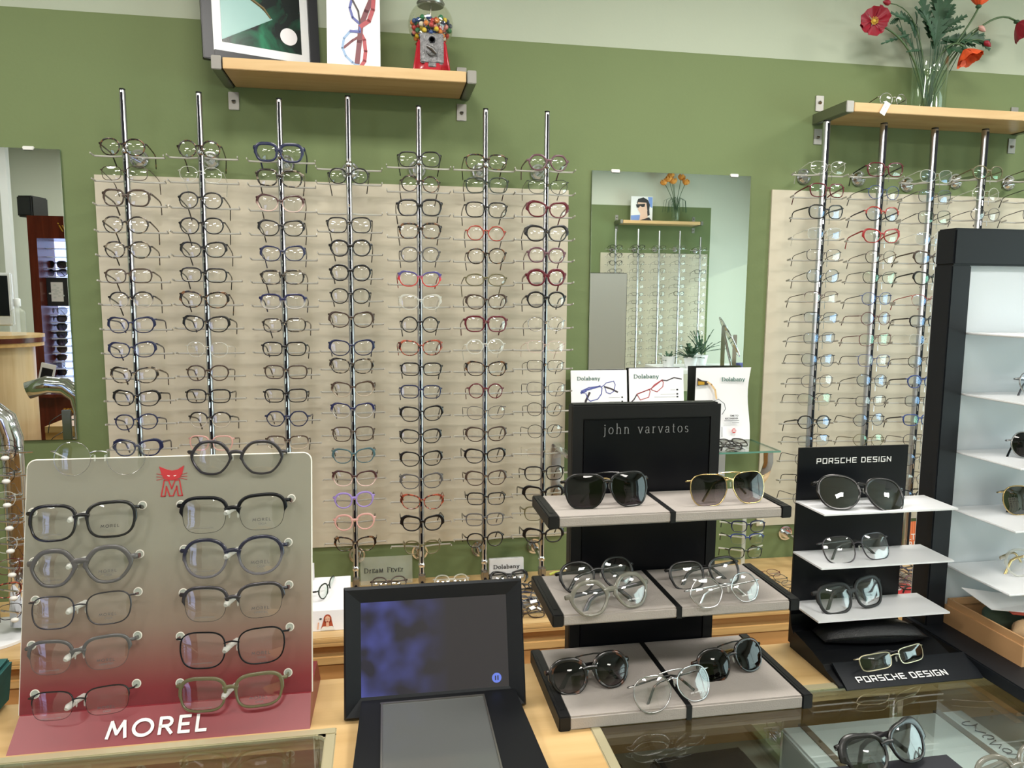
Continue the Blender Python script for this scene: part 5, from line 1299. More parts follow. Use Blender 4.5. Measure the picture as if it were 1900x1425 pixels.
for a_, b__ in (((1222, 350), (1262, 335)), ((1262, 335), (1310, 370)), ((1310, 370), (1318, 410)), ((1222, 350), (1235, 420)), ((1318, 410), (1290, 450)), ((1290, 545), (1290, 620))):
    ribbon(f1([a_, b__]), .0008, 'ink_grey', c3, -.0095)
sc_c = f1([(1386, 575)])[0]
b = MB(); b.lathe([(.0085, 0), (.0085, .0006)], 24, Matrix.Translation((sc_c[0], -.0095, sc_c[1])) @ Matrix.Rotation(PI / 2, 4, 'X')); sk = b.build('round_sticker', 'sticker_red', c3)
ribbon([(sc_c[0] - .006, sc_c[1] - .002), (sc_c[0] + .006, sc_c[1] - .002)], .0008, 'print_white', sk, -.0108); ribbon([(sc_c[0] - .005, sc_c[1] + .003), (sc_c[0] + .005, sc_c[1] + .003)], .0012, 'print_white', sk, -.0108)
for k, (px_, py_, yaw_, lab) in enumerate(((1370, 826, 4, 'black eyeglasses folded on top of the pair at the glass shelf end'), (1362, 832, -14, 'black eyeglasses underneath another pair at the glass shelf end'))):
    p = at(px_, py_, z=zgs + .012 + .012 * (1 - k)); 
    glasses(('q', 2, 'full', 'black', 'black', 'lens_clear'), (p.x, -.215 + .03 * k, zgs + .010 + .014 * (1 - k)), (R(-62), 0, R(yaw_)), lab, 'black glasses at the end of the glass shelf', fold=(R(86), R(82)), scale=.95)

# ------------------------------------------------------------------ things on the back counter
# acrylic plaque
A = at(668, 1037, y=-.045); B_ = at(765, 1031, y=-.045)
t = thing('acrylic_plaque', 'clear acrylic plaque lettered DREAM FEVER standing on the back counter', 'sign', ((A.x + B_.x) / 2, -.045, ZCNT + .001), (R(-6), 0, 0))
ww = (B_.x - A.x) / 2; hh = A.z - ZCNT
b = MB(); b.rbox(-ww, ww, -.003, .003, 0, hh, .001); b.build('plate', 'clear_acrylic', t, True)
strokes('lettering', 'Dream Fever', .023, 'ink', t, Matrix.Translation((-.008, -.0034, hh * .50)), thick=.10, thin_=.04, sx=.92, gap=.10)
A = at(907, 1037, y=-.05); B_ = at(971, 1031, y=-.05)
t = thing('name_block', 'white block lettered Dolabany standing on the back counter', 'sign', ((A.x + B_.x) / 2, -.055, ZCNT + .001), (R(-4), 0, 0))
ww = (B_.x - A.x) / 2; hh = A.z - ZCNT
b = MB(); b.rbox(-ww, ww, -.008, .008, 0, hh, .002); b.build('block', 'white_plastic', t, True)
strokes('lettering', 'Dolabany', .0185, 'ink', t, Matrix.Translation((0, -.0085, hh * .58)), thick=.14, thin_=.05, sx=1.15, gap=.06)
t['label'] = 'white block with Dolabany lettering behind the black cat-eye glasses'
# glasses scattered on the counter
def lay(px, py, code, yaw, label, group, z=0.0, lens='lens_clear', tilt=-66, sc_=.95):
    p = at(px, py, z=ZCNT + .012 + z); st, wd = gstyle(code, lens)
    glasses(st, (p.x, p.y, ZCNT + .0105 + z), (R(tilt), 0, R(yaw)), label, group, fold=(R(86), R(81)), scale=sc_)
GB1 = 'pile of glasses between screen and black tower'
lay(945, 1072, 'ck3', 3, 'thick black cat-eye eyeglasses in front of the white name block', None, .006, tilt=-30)
lay(955, 1090, 'qk2', -8, 'black rectangular eyeglasses just in front of the black cat-eye pair', GB1, .002)
lay(978, 1088, 'rk2', 12, 'black rounded eyeglasses at the back of the pile beside the screen', GB1, .012)
lay(962, 1104, 'qb2', -20, 'dark blue eyeglasses in the middle of the pile beside the screen', GB1, .002)
lay(985, 1110, 'sy2', 24, 'grey eyeglasses in the middle of the pile beside the screen', GB1, .014)
lay(966, 1122, 'cb2', 6, 'navy cat-eye eyeglasses in the pile beside the screen', GB1, .004)
lay(992, 1126, 'rn1', -10, 'thin brown eyeglasses in the pile beside the screen', GB1, .016)
lay(975, 1136, 'sn2', 5, 'brown square eyeglasses at the front of the pile beside the screen', GB1, .002)
for k, (px_, py_) in enumerate(((1012 - 22, 1118), (988, 1130), (1000, 1131), (968, 1118))):
    p = at(px_, py_, z=ZCNT + .03)
    b = MB(); b.rbox(-.011, .011, -.006, .006, -.0005, .0005, .0002); o = b.build('price_tag', 'paper'); o.location = (p.x, p.y, ZCNT + .034); o.rotation_euler = (R(25), R(10 * k - 10), R(40 * k)); tag(o, 'small white price tag on the pile of glasses beside the screen', 'tag', 'price tags on the pile of glasses')
lay(722, 1082, 'rn2', 2, 'brown eyeglasses lying behind the top edge of the screen', None, .01, tilt=-30)
lay(838, 1078, 'rx2', 0, 'clear round eyeglasses lying behind the top edge of the screen', None, .01, tilt=-30)
GB2 = 'thin glasses scattered on the counter beside the black tower'
lay(1420, 1062, 'vw1', 2, 'thin dark red oval eyeglasses at the back of the scatter beside the tower', GB2, .0)
lay(1432, 1072, 'rg1', -8, 'thin greenish eyeglasses in the scatter beside the tower', GB2, .008)
lay(1448, 1084, 'vn1', 6, 'thin brown oval eyeglasses in the middle of the scatter beside the tower', GB2, .0)
lay(1462, 1098, 'qk1', -4, 'thin black eyeglasses at the front of the scatter beside the tower', GB2, .008)
lay(1440, 1108, 'rj1', 10, 'thin blue metal eyeglasses nearest the suede shelf cap in the scatter', GB2, .0)
GB3 = 'heap of glasses beside the black display'
for k, (px_, py_, c_, yw_, wd) in enumerate(((1672, 1052, 'rm2', 5, 'dark metal eyeglasses at the back of the heap'), (1690, 1060, 'rb2', -15, 'navy rounded eyeglasses in the heap'), (1668, 1068, 'qn2', 20, 'brown eyeglasses at the left of the heap'), (1705, 1070, 'sn2', -6, 'brown square eyeglasses at the right of the heap'), (1682, 1078, 'cM2', 10, 'mauve cat-eye eyeglasses at the front of the heap'), (1700, 1084, 'rk2', -12, 'black eyeglasses lowest in the heap'))):
    lay(px_, py_, c_, yw_, wd + ' beside the black display', GB3, .010 * (k % 3))
lay(1705, 1026, 'rm2', -8, 'dark eyeglasses lying in front of the orange striped sign', None, .004, tilt=-40)
# orange striped sign
A = at(1655, 972, y=-.05); B_ = at(1735, 970, y=-.05)
mt, nt, out = newmat('orange_stripes')
bs = nt.nodes.new('ShaderNodeBsdfPrincipled'); setp(bs, .5); tc = nt.nodes.new('ShaderNodeTexCoord'); wv = nt.nodes.new('ShaderNodeTexWave'); wv.inputs['Scale'].default_value = 38; wv.bands_direction = 'X'
r = nt.nodes.new('ShaderNodeValToRGB'); r.color_ramp.elements[0].color = (*lin((196, 84, 40)), 1); r.color_ramp.elements[1].color = (*lin((240, 142, 84)), 1)
nt.links.new(tc.outputs['Object'], wv.inputs['Vector']); nt.links.new(wv.outputs['Fac'], r.inputs['Fac']); nt.links.new(r.outputs[0], bs.inputs['Base Color']); nt.links.new(bs.outputs[0], out.inputs['Surface'])
t = thing('striped_sign', 'orange striped counter sign with white letters behind the right rod', 'sign', (A.x, -.05, ZCNT + .001), (R(-5), 0, 0))
b = MB(); ws = B_.x - A.x; b.rbox(0, ws, 0, .006, 0, A.z - ZCNT, .001); b.build('board', 'orange_stripes', t, True)
text('lettering', 'S   LT', .034, 'print_white', t, (.075, -.0006, (A.z - ZCNT) * .52), space=.9); text('lettering', 'RIS', .034, 'print_white', t, (.104, -.0006, (A.z - ZCNT) * .28), space=1.1)
p = at(1668, 1090, z=ZCNT)
b = MB(); b.box(-.05, .055, -.05, .05, 0, .002); o = b.build('leaflet', 'pink_leaflet' if 'pink_leaflet' in MATS else 'sticker_red'); o.location = (p.x - .012, p.y - .01, ZCNT + .0005); o.rotation_euler = (0, 0, R(-12)); tag(o, 'coral red leaflet lying near the counter edge beside the black display', 'leaflet')
b = MB(); b.lathe([(.022, .0022), (.022, .0026)], 24, Matrix.Translation((-.012, 0, 0))); b.build('white_spot', 'print_white', o)
# clear acrylic stand with three frames
cx_ = at(1378, 1040, y=-.16)
t = thing('acrylic_stand', 'clear acrylic stand holding three narrow eyeglasses on the back counter', 'display stand', (cx_.x, -.16, ZCNT + .001))
b = MB(); b.lathe([(.045, 0), (.045, .004), (.008, .006)], 24); b.build('foot', 'clear_acrylic', t, True)
b = MB(); b.rbox(-.007, .007, -.003, .003, .004, .26, .001); b.build('post', 'acrylic', t, True)
for k, (px_, py_, code, wd) in enumerate(((1389, 977, 'qb2', 'blue rectangular eyeglasses, highest on the clear acrylic stand'), (1387, 1001, 'qj2h', 'bright blue half-rim eyeglasses in the middle of the clear acrylic stand'), (1384, 1026, 'qg2', 'dark green and black eyeglasses, lowest on the clear acrylic stand'))):
    p = at(px_, py_, y=-.19); st, _w = gstyle(code)
    b = MB(); zz = p.z - ZCNT - .001
    b.tube([(-.085, .02, zz + .006), (-.04, .0, zz + .004), (0, -.012, zz), (.04, .0, zz + .004), (.085, .02, zz + .006)], [(.0018, .003)] * 5, 6); b.build('arm', 'acrylic', t)
    glasses(st, (p.x, -.19, p.z), (R(-4), 0, R(-6)), wd, 'eyeglasses on the clear acrylic stand', scale=.92)
# yellow-green tag thing
p = at(1035, 1066, z=ZCNT + .004); b = MB(); b.tube([(-.03, 0, 0), (-.01, .004, .006), (.012, .002, .006), (.03, -.004, 0)], [(.002, .004)] * 4, 6)
plain('lime', (196, 206, 92), .4); o = b.build('lime_strap', 'lime'); o.location = (p.x, p.y, ZCNT + .006); tag(o, 'lime yellow glasses strap lying on the counter behind the middle suede shelf', 'strap')
# white booklet stand with a portrait and a side-on pair
A = at(580, 1150, y=-.37); B_ = at(636, 1146, y=-.37)
t = thing('photo_stand', 'white sloping card stand with a portrait of a red haired person in glasses', 'stand', (A.x - .03, -.37, ZCNT + .001))
W_ = B_.x - A.x + .05
b = MB(); b.add([(0, -.012, 0), (W_, -.012, 0), (W_, .12, 0), (0, .12, 0), (0, -.002, .058), (W_, -.002, .058), (W_, .12, .115), (0, .12, .115)], [(0, 3, 2, 1), (4, 5, 6, 7), (0, 1, 5, 4), (1, 2, 6, 5), (2, 3, 7, 6), (3, 0, 4, 7)]); bs_ = b.build('card', 'paper', t)
b = MB(); b.box(-.01, .028, .11, .114, .10, .165); b.build('back_card', 'paper', t)
plain('skin', (226, 178, 152), .6); plain('hair_red', (166, 72, 44), .6); plain('lip', (176, 60, 60), .6)
cx0 = .03 + (B_.x - A.x) * .50; yy = -.0130
def disc(mb, x, z, rx, rz, y): mb.prism([(x + rx * math.cos(2 * PI * k / 18), z + rz * math.sin(2 * PI * k / 18)) for k in range(18)], y, y + .0004)
Mt = Matrix.Translation((0, -.0125, 0)) @ Matrix.Rotation(-math.atan2(.010, .058), 4, 'X')
def pr_(nm, mat_, fn):
    b = MB(); fn(b); b.v = [tuple(Mt @ Vector(v)) for v in b.v]; return b.build(nm, mat_, bs_)
pr_('printed_hair', 'hair_red', lambda b: (disc(b, cx0, .034, .0115, .014, -.0008), b.prism([(cx0 - .020, .004), (cx0 + .018, .004), (cx0 + .011, .034), (cx0 - .011, .034)], -.0008, -.0004)))
pr_('printed_shoulders', 'white_rubber', lambda b: b.prism([(cx0 - .022, .002), (cx0 + .022, .002), (cx0 + .014, .013), (cx0 - .014, .013)], -.0013, -.0009))
pr_('printed_face', 'skin', lambda b: (disc(b, cx0, .034, .0072, .0098, -.0018), b.prism([(cx0 - .004, .012), (cx0 + .004, .012), (cx0 + .004, .028), (cx0 - .004, .028)], -.0018, -.0014), b.prism([(cx0 - .030, .006), (cx0 - .026, .006), (cx0 - .024, .026), (cx0 - .028, .026)], -.0018, -.0014)))
pr_('printed_mouth', 'lip', lambda b: disc(b, cx0, .0282, .003, .001, -.0022))
pr_('printed_glasses', 'ink', lambda b: [b.prism([(cx0 + s2 * .0034 + a0 * 1.0, .0355 + c0) for a0, c0 in ((-.0028, -.0016), (.0028, -.0016), (.0028, -.0009), (-.0028, -.0009))], -.0022, -.0019) or b.prism([(cx0 + s2 * .0034 + a0, .0355 + c0) for a0, c0 in ((-.0028, .0012), (.0028, .0012), (.0028, .0022), (-.0028, .0022))], -.0022, -.0019) for s2 in (-1, 1)])
pr_('printed_brush', 'ink', lambda b: (disc(b, cx0 - .020, .036, .004, .0022, -.0018),))
p = at(610, 1090, y=-.30)
glasses(('r', 2, 'full', 'green_black', 'black', 'lens_green'), (p.x, -.30, p.z), (R(-5), 0, R(68)), 'dark green round eyeglasses seen edge-on on the white portrait stand', None, scale=.9)

# ------------------------------------------------------------------ chrome arch rack at the left edge
t = thing('chrome_arch', 'curved chrome arch stand on a white round base at the left edge', 'display stand', (0, 0, 0))
xa = -1.100; ya = -.265
P = [Vector((xa - .10, ya + .01, 1.405)), Vector((xa - .04, ya, 1.425)), Vector((xa + .015, ya, 1.418)), Vector((xa + .055, ya, 1.385)), Vector((xa + .068, ya, 1.33)), Vector((xa + .068, ya, 1.25)), Vector((xa + .064, ya, 1.0)), Vector((xa + .060, ya, .78))]
b = MB(); b.tube(P, [(.030, .024)] * 8, 18, up=(0, 1, .01)); b.build('arch', 'chrome', t, 'all')
b = MB(); b.lathe([(.115, 0), (.115, .008), (.108, .011), (.02, .012)], 40, Matrix.Translation((xa - .02, ya, ZCNT + .001))); b.build('base', 'white_plastic', t, True)
b = MB(); b.rbox(xa - .012, xa + .018, ya - .034, ya - .026, .80, 1.33, .002); b.build('spine', 'steel', t, True)
for k, (px_, py_) in enumerate(((12, 849), (14, 892), (16, 936), (20, 979), (22, 1021), (25, 1065), (28, 1108), (30, 1148))):
    p = at(px_, py_, y=ya - .07)
    b = MB(); b.tube([(p.x - .012, ya - .03, p.z), (p.x, ya - .075, p.z - .002)], .0028, 8); b.tube([(p.x - .06, ya - .02, p.z + .006), (p.x, ya - .05, p.z + .008), (p.x + .045, ya - .02, p.z + .004)], .0028, 8); pg = b.build('peg', 'chrome', t, True)
    b = MB(); b.ball((p.x, ya - .078, p.z), .0085, 12, .8, 1.3); b.build('peg_tip', 'white_rubber', pg, 'all')
for k, (py_, code, wd) in enumerate(((842, 'qk1', 'thin black eyeglasses on the highest peg'), (885, 'rk1', 'thin black round eyeglasses on the second peg'), (930, 'rx1', 'clear eyeglasses on the third peg'), (972, 'sy1', 'grey eyeglasses on the fourth peg'), (1015, 'rx1', 'clear rounded eyeglasses on the fifth peg'), (1056, 'cw1', 'dark red eyeglasses on the sixth peg'), (1100, 'qr2', 'reddish tortoise eyeglasses on the seventh peg'), (1140, 'sm1', 'dark metal eyeglasses on the lowest peg'))):
    p = at(-22, py_, y=ya - .085); st, _w = gstyle(code)
    glasses(st, (p.x + .004 * k * .6, ya - .085, p.z), (R(-3), 0, R(14)), f'{wd} of the chrome arch stand', 'eyeglasses on the chrome arch stand', scale=.98)
# teal bag at the lower left edge
p = at(8, 1260, y=-1.30)
plain('teal_cloth', (28, 84, 82), .8, noise=.12, nscale=30)
b = MB(); b.add([(-.12, -.03, 0), (.006, -.03, 0), (.006, .06, 0), (-.12, .06, 0), (-.12, -.025, .07), (.022, -.020, .075), (.020, .05, .078), (-.12, .05, .08)], [(0, 3, 2, 1), (4, 5, 6, 7), (0, 1, 5, 4), (1, 2, 6, 5), (2, 3, 7, 6), (3, 0, 4, 7)])
p = at(18, 1320, z=ZT)
o = b.build('teal_box', 'teal_cloth'); o.location = (p.x - .018, -1.385, ZT + .001); bm = bmesh.new(); bm.from_mesh(o.data); bmesh.ops.bevel(bm, geom=bm.edges[:], offset=.006, segments=2, affect='EDGES'); bm.to_mesh(o.data); bm.free(); tag(o, 'dark teal soft box at the lower left edge beside the frosted panel', 'box')

# ------------------------------------------------------------------ inside and on the glass showcase
t = thing('gift_box', 'pale grey presentation box with brown straps inside the glass showcase', 'box', (.835, -1.565, .931), (0, 0, 0))
b = MB(); b.rbox(-.175, .175, -.095, .105, 0, .085, .004); b.build('body', 'tower_white', t, True)
plain('strap_brown', (98, 80, 58), .5)
for xx in (-.135, .125):
    b = MB(); b.box(xx - .006, xx + .006, -.0965, .1065, .0, .087); b.build('strap', 'strap_brown', t)
cu = [arc(0, 0, .006, .012, 200, -60, 8), [(.006, -.006), (.02, .006), (.03, -.004)], arc(.04, 0, .006, .008, 90, 400, 8), [(.05, -.004), (.058, .012), (.062, -.004), (.07, .006)], arc(.078, 0, .006, .006, 0, 360, 8), [(.085, .006), (.09, -.008), (.1, .006)]]
b = MB()
for st_ in cu:
    b.tube([(.152 - y_ * 1.2 , .06 - x_, .0868) for x_, y_ in st_], .0009, 4)
b.build('script', 'ink', t)
b = MB(); b.rbox(-.07, .10, -.11, .06, 0, .045, .008); o = b.build('glasses_case', 'leather', None, True); o.location = (.505, -1.50, .931); o.rotation_euler = (0, 0, R(3)); tag(o, 'flat black leather case inside the glass showcase', 'glasses case')
b = MB(); b.lathe([(.018, 0), (.018, .02), (.016, .024), (.001, .026)], 24); o = b.build('round_knob', 'black', None, True); o.location = (.375, -1.43, .931); tag(o, 'round black knob inside the glass showcase left of the black case', 'knob')
glasses(('s', 3, 'full', 'black', 'black', 'lens_dark'), (.385, -1.555, .962), (R(-14), 0, R(2)), 'black sunglasses inside the glass showcase below the suede shelf', None, fold=(R(84), R(80)), lod=2, name='sunglasses')
p = at(1650, 1412, z=ZT + .03)
b = MB(); b.rbox(-.095, .10, -.07, .030, 0, .020, .004); plain('case_navy', (16, 19, 30), .5); o = b.build('glasses_case', 'case_navy', None, True); o.location = (p.x, p.y - .015, ZT + .002); tag(o, 'flat navy blue box under the ornate black sunglasses on the glass top', 'box')
glasses(('c', 3, 'cat', 'black', 'gunmetal', 'lens_smoke'), (p.x - .002, p.y, ZT + .048), (R(-34), R(-3), R(10)), 'ornate black cat-eye sunglasses on the glass showcase top', None, fold=(R(84), R(80)), lod=2, name='sunglasses', scale=.98)
p = at(1868, 1420, z=ZT + .03)
glasses(('r', 3, 'full', 'smoke', 'smoke', 'lens_clear'), (p.x + .01, p.y - .01, ZT + .026), (R(-34), R(-3), R(8)), 'translucent grey eyeglasses at the lower right corner on the glass top', None, fold=(R(84), R(80)), lod=2, scale=1.0)
p = at(100, 1412, z=ZT)
b = MB(); b.box(-.03, .20, -.08, .02, 0, .002); o = b.build('paper_sheet', 'paper'); o.location = (-.52, -1.62, .931); o.rotation_euler = (0, 0, R(-20)); tag(o, 'white paper sheet inside the left glass showcase', 'paper')
# ------------------------------------------------------------------ the part of the shop seen in the mirrors
# opposite rack
V = 5.12; YO = -V
m0 = mir(1113.7, 468.4, 5.11); m1 = mir(1311.5, 474.6, 5.11)
board(m0.x, m1.x, .72, m0.z, YO + .001, YO + .008, 'cream board of the rack on the opposite wall, seen in the mirror')
RM = [((1142, 425), 16, 'first'), ((1184, 425), 16, 'second'), ((1223, 428.5), 16, 'third'), ((1261, 428.5), 16, 'fourth'), ((1299, 440), 14, 'fifth')]
SM = [['sk2', 'ck2', 'ck2', 'qy2', 'qk2', 'rk3', 'ck3', 'sk3', 'rk2', 'qk2', 'ck3', 'qk2', 'ck2', 'rk3', 'sk2', 'qk2'], ['sk2', 'qk2', 'qk1', 'sy1', 'rm1', 'qx1', 'vk1', 'qm1', 'rk1', 'sn1', 'qm1', 'ry1', 'qk1', 'vn1', 'qy1', 'qm1'],
      ['qk1', 'sy1', 'ry1', 'sn1', 'qx1', 'qy1', 'sk1', 'qm1', 'vy1', 'ry1', 'sm1', 'sn1', 'qm1', 'ry1', 'qx1', 'ry1'], ['ry1', 'sy1', 'rm1', 'qx1', 'sy1', 'qk1', 'rk2', 'vy1', 'ry1', 'qm1', 'sx1', 'qy1', 'ry1', 'sm1', 'qy1', 'rx1'],
      ['qm1', 'ry1', 'qx1', 'qk2', 'sk1', 'vx1', 'rx1', 'ok1', 'ok1', 'qx1', 'rx1', 'ry1', 'vx1', 'rx1']]
for ci, ((px_, py_), n_, nm) in enumerate(RM):
    tp_ = mir(px_, py_, V - .13)
    zt0 = mir(px_, 458 if ci < 4 else 460.5, V - .15).z; dz = .0805
    zs = [zt0 - dz * k for k in range(n_)]
    build_rod(tp_.x, tp_.z, .72, zs, f'steel display rod of the rack seen in the mirror, {nm} from the left', 'rods of the mirrored rack', mat='rod_metal', wide=.0105, mounts=(zs[0] - .02,), lock=False, yw=YO, sgn=-1, lod=0)
    for k, z_ in enumerate(zs):
        st, wd = gstyle(SM[ci][k])
        glasses(st, (tp_.x, YO + .158, z_ - .006), (R(random.uniform(-3, 1)), R(random.uniform(-1.5, 1.5)), PI + R(random.uniform(-6, 6))), labelof(SM[ci][k], wd, f'{ORD[k + 1]} down the {nm} rod in the right mirror').replace('topmost down', 'topmost of'), 'eyeglasses of the rack seen in the mirror', lod=0, scale=.98)
# shelf with poster and orange tulips
sl = mir(1155, 411, V - .20); sr = mir(1299, 418, V - .20)
ts = wall_shelf('light wooden wall shelf seen in the mirror with a portrait and tulips', sl.x, sr.x, sl.z + .016, .032, .20, yw=YO, sgn=-1)
zsm = sl.z + .016
a_ = mir(1170, 408, V - .12); b_ = mir(1210, 410, V - .12); c_ = mir(1170, 364, V - .12)
t = thing('portrait_canvas', 'small canvas portrait of a person with dark hair and sunglasses, seen in the mirror', 'picture', ((a_.x + b_.x) / 2, YO + .11, zsm + .001), (0, 0, PI))
w_ = (b_.x - a_.x) / 2; h_ = c_.z - zsm
b = MB(); b.rbox(-w_, w_, 0, .018, 0, h_, .002); cv = b.build('canvas', 'paper', t, True)
# drawn as the mirror shows it: local x runs opposite to the mirror picture
def fm(lst): return [(-((x - 392) / 141 * 2 * w_), h_ - (y - 228) / 157 * h_) for x, y in lst]
plain('sky_blue', (120, 150, 214), .5); plain('skin_pale', (220, 186, 168), .5)
def poly(mb, lst, y0, y1):
    p = fm(lst); A_ = sum(p[i - 1][0] * p[i][1] - p[i][0] * p[i - 1][1] for i in range(len(p)))
    mb.prism(p if A_ > 0 else p[::-1], y0, y1)
b = MB(); poly(b, [(322, 350), (380, 345), (380, 384), (322, 384)], -.0006, 0); poly(b, [(430, 232), (460, 232), (460, 300), (440, 290)], -.0006, 0); b.build('painted_blue', 'sky_blue', cv)
b = MB(); poly(b, [(358, 270), (366, 245), (400, 234), (430, 250), (444, 280), (440, 310), (444, 345), (430, 352), (420, 300), (366, 285)], -.0018, -.0006); b.build('painted_hair', 'ink', cv)
b = MB(); poly(b, [(364, 265), (420, 268), (428, 320), (400, 345), (385, 340), (366, 312)], -.0028, -.0018); poly(b, [(385, 330), (425, 310), (432, 372), (376, 380)], -.0026, -.0018); b.build('painted_face', 'skin_pale', cv)
b = MB(); poly(b, [(352, 280), (412, 274), (408, 294), (392, 296), (380, 288), (372, 300), (358, 300)], -.0040, -.0028); poly(b, [(362, 384), (385, 378), (440, 360), (460, 384)], -.0040, -.0028); b.build('painted_sunglasses_and_shirt', 'ink', cv)
vb = mir(1252, 411, V - .11)
VB = Vector((vb.x, YO + .11, zsm + .001))
t = thing('tulip_vase', 'clear vase of orange tulips with trailing grass, seen in the mirror', 'vase', VB)
b = MB(); b.lathe([(.040, 0), (.042, .004), (.048, .19), (.045, .19), (.038, .012), (.001, .01)], 24, cap=False); b.build('vase', 'vase_glass', t, True)
b = MB()
for k in range(16):
    th_ = k * 2 * PI / 16; rr_ = .10 + .03 * math.sin(k * 3)
    b.tube([Vector((.01 * math.cos(th_), .01 * math.sin(th_), .12)), Vector((rr_ * .5 * math.cos(th_), rr_ * .4 * math.sin(th_), .25)), Vector((rr_ * math.cos(th_), rr_ * .6 * math.sin(th_), .22)), Vector((rr_ * 1.12 * math.cos(th_), rr_ * .7 * math.sin(th_), .10))], .0018, 4)
b.build('trailing_grass', 'leaf_green', t)
plain('petal_tulip', (236, 160, 72), .5, noise=.15, nscale=50)
for k, (x_, y_) in enumerate(((547, 155), (587, 115), (602, 150), (650, 125), (675, 155), (575, 135))):
    c_ = mir(1080 + x_ / 3.563, 300 + y_ / 3.563, V - .11 - .02 * (k % 3))
    t2 = thing('tulip', f'orange tulip in the vase seen in the mirror', 'flower', c_, (0, 0, 0), 'orange tulips seen in the mirror')
    b = MB(); b.tube([p - c_ for p in curve(VB + Vector((0, 0, .02)), VB + Vector((0, 0, .15)), (VB + Vector((0, 0, .2))) * .5 + c_ * .5, c_, 8)], .003, 6); b.build('stem', 'stem_green', t2, 'all')
    b = MB()
    dr = (c_ - VB - Vector((0, 0, .15))).normalized(); Mx = dr.to_track_quat('Z', 'Y').to_matrix().to_4x4()
    for j in range(6):
        vs = []; fs = []
        for i in range(6):
            u = i / 5; rr_ = .005 + .034 * math.sin(PI * min(1, u * .80 + .06)); hh_ = .066 * u
            for q_ in range(5):
                an_ = j * PI / 3 + (q_ - 2) / 2 * .60 * math.sin(PI * (.12 + u * .86)); vs.append(Mx @ Vector(((rr_ + .002 * (j % 2)) * math.cos(an_), (rr_ + .002 * (j % 2)) * math.sin(an_), hh_)))
        n0 = len(vs); vs += [v * .94 for v in vs]
        for i in range(5):
            for q_ in range(4): a0 = i * 5 + q_; fs += [(a0, a0 + 1, a0 + 6, a0 + 5), (n0 + a0, n0 + a0 + 5, n0 + a0 + 6, n0 + a0 + 1)]
        b.add(vs, fs)
    b.build('petals', 'petal_tulip', t2, 'all')
# low table with plants, chrome oval mirror stand and blue bag (seen low in the right mirror)
pv = mir(1300, 700, 4.0)
t = thing('side_table', 'low white table under the plants seen in the mirror', 'table', (pv.x + .1, pv.y, 0))
b = MB(); b.rbox(-.55, .55, -.3, .3, 1.06, 1.10, .004); b.build('tabletop', 'white_plastic', t, True)
for sx_ in (-1, 1):
    for sy_ in (-1, 1):
        b = MB(); b.rbox(sx_ * .5 - .02, sx_ * .5 + .02, sy_ * .26 - .02, sy_ * .26 + .02, 0, 1.06, .003); b.build('leg', 'white_plastic', t, True)
TB = 1.101
def plant(px_, py_, v_, n_, L_, label, grass=False, seed=1):
    c_ = mir(px_, py_, v_); rnd = random.Random(seed)
    t = thing('potted_plant', label, 'plant', (c_.x, c_.y, TB))
    b = MB(); b.lathe([(.045, 0), (.065, .10), (.06, .10), (.01, .09)], 20, cap=False); b.build('pot', 'white_plastic', t, True)
    H0 = c_.z - TB
    b = MB()
    for k in range(n_):
        th_ = k * 2.4; el = rnd.uniform(.1, 1.1); d = Vector((math.cos(th_) * math.cos(el), math.sin(th_) * math.cos(el), math.sin(el)))
        bs_ = Vector((0, 0, .09 + (H0 - .09) * rnd.uniform(.4, .9)))
        leafmesh(b, bs_, bs_ + d * L_ * rnd.uniform(.7, 1.1), L_ * (.05 if grass else .16), Vector((0, 0, 1)).lerp(d, .2), 4)
    b.build('foliage', 'leaf_green', t)
    b = MB(); b.tube([(0, 0, .07), (.005, 0, .09 + (H0 - .09) * .95)], .004, 6); b.build('stem', 'stem_green', t)
plant(1239, 672, 4.0, 12, .12, 'small broad leafed green plant seen low in the mirror', seed=2)
plant(1280, 665, 3.9, 26, .16, 'bushy green plant seen low in the mirror beside the opposite rack', seed=5)
plant(1300, 650, 4.1, 18, .26, 'grassy plant with long thin blades seen in the mirror', True, 8)
c_ = mir(1352, 625, 3.6)
t = thing('vanity_mirror', 'tilted oval vanity mirror on a chrome stand, seen in the wall mirror', 'mirror', (c_.x, c_.y, 1.0), (0, 0, R(25)))
b = MB(); Mo = Matrix.Translation((0, 0, c_.z - 1.0)) @ Matrix.Rotation(R(-28), 4, 'Y') @ Matrix.Rotation(R(80), 4, 'Z'); 
b.prism([(.085 * math.cos(2 * PI * k / 32), .19 * math.sin(2 * PI * k / 32)) for k in range(32)], -.004, .004, Mo); b.build('oval_glass', 'mirror_glass', t)
b = MB(); pts_ = [Mo @ Vector((.087 * math.cos(2 * PI * k / 32), 0, .192 * math.sin(2 * PI * k / 32))) for k in range(33)]; b.tube(pts_, .006, 8, cap=False); b.build('rim', 'chrome', t, True)
b = MB(); b.rbox(-.07, -.035, -.01, .01, 0, c_.z - .90, .003); b.rbox(.03, .065, -.01, .01, 0, c_.z - .98, .003); b.tube([(-.05, 0, c_.z - .96), (.05, 0, .05)], .012, 8); b.lathe([(.12, 0), (.12, .012), (.02, .014)], 28); b.build('stand', 'chrome', t, True)
c_ = mir(1371, 690, 3.6)
b = MB(); b.rbox(-.05, .05, -.05, .05, 0, .14, .006); o = b.build('blue_box', 'blue_carton' if 'blue_carton' in MATS else 'print_blue', None, True); o.location = (c_.x + .02, c_.y, c_.z - .06); tag(o, 'blue box at the lower right corner of the wall mirror', 'box')
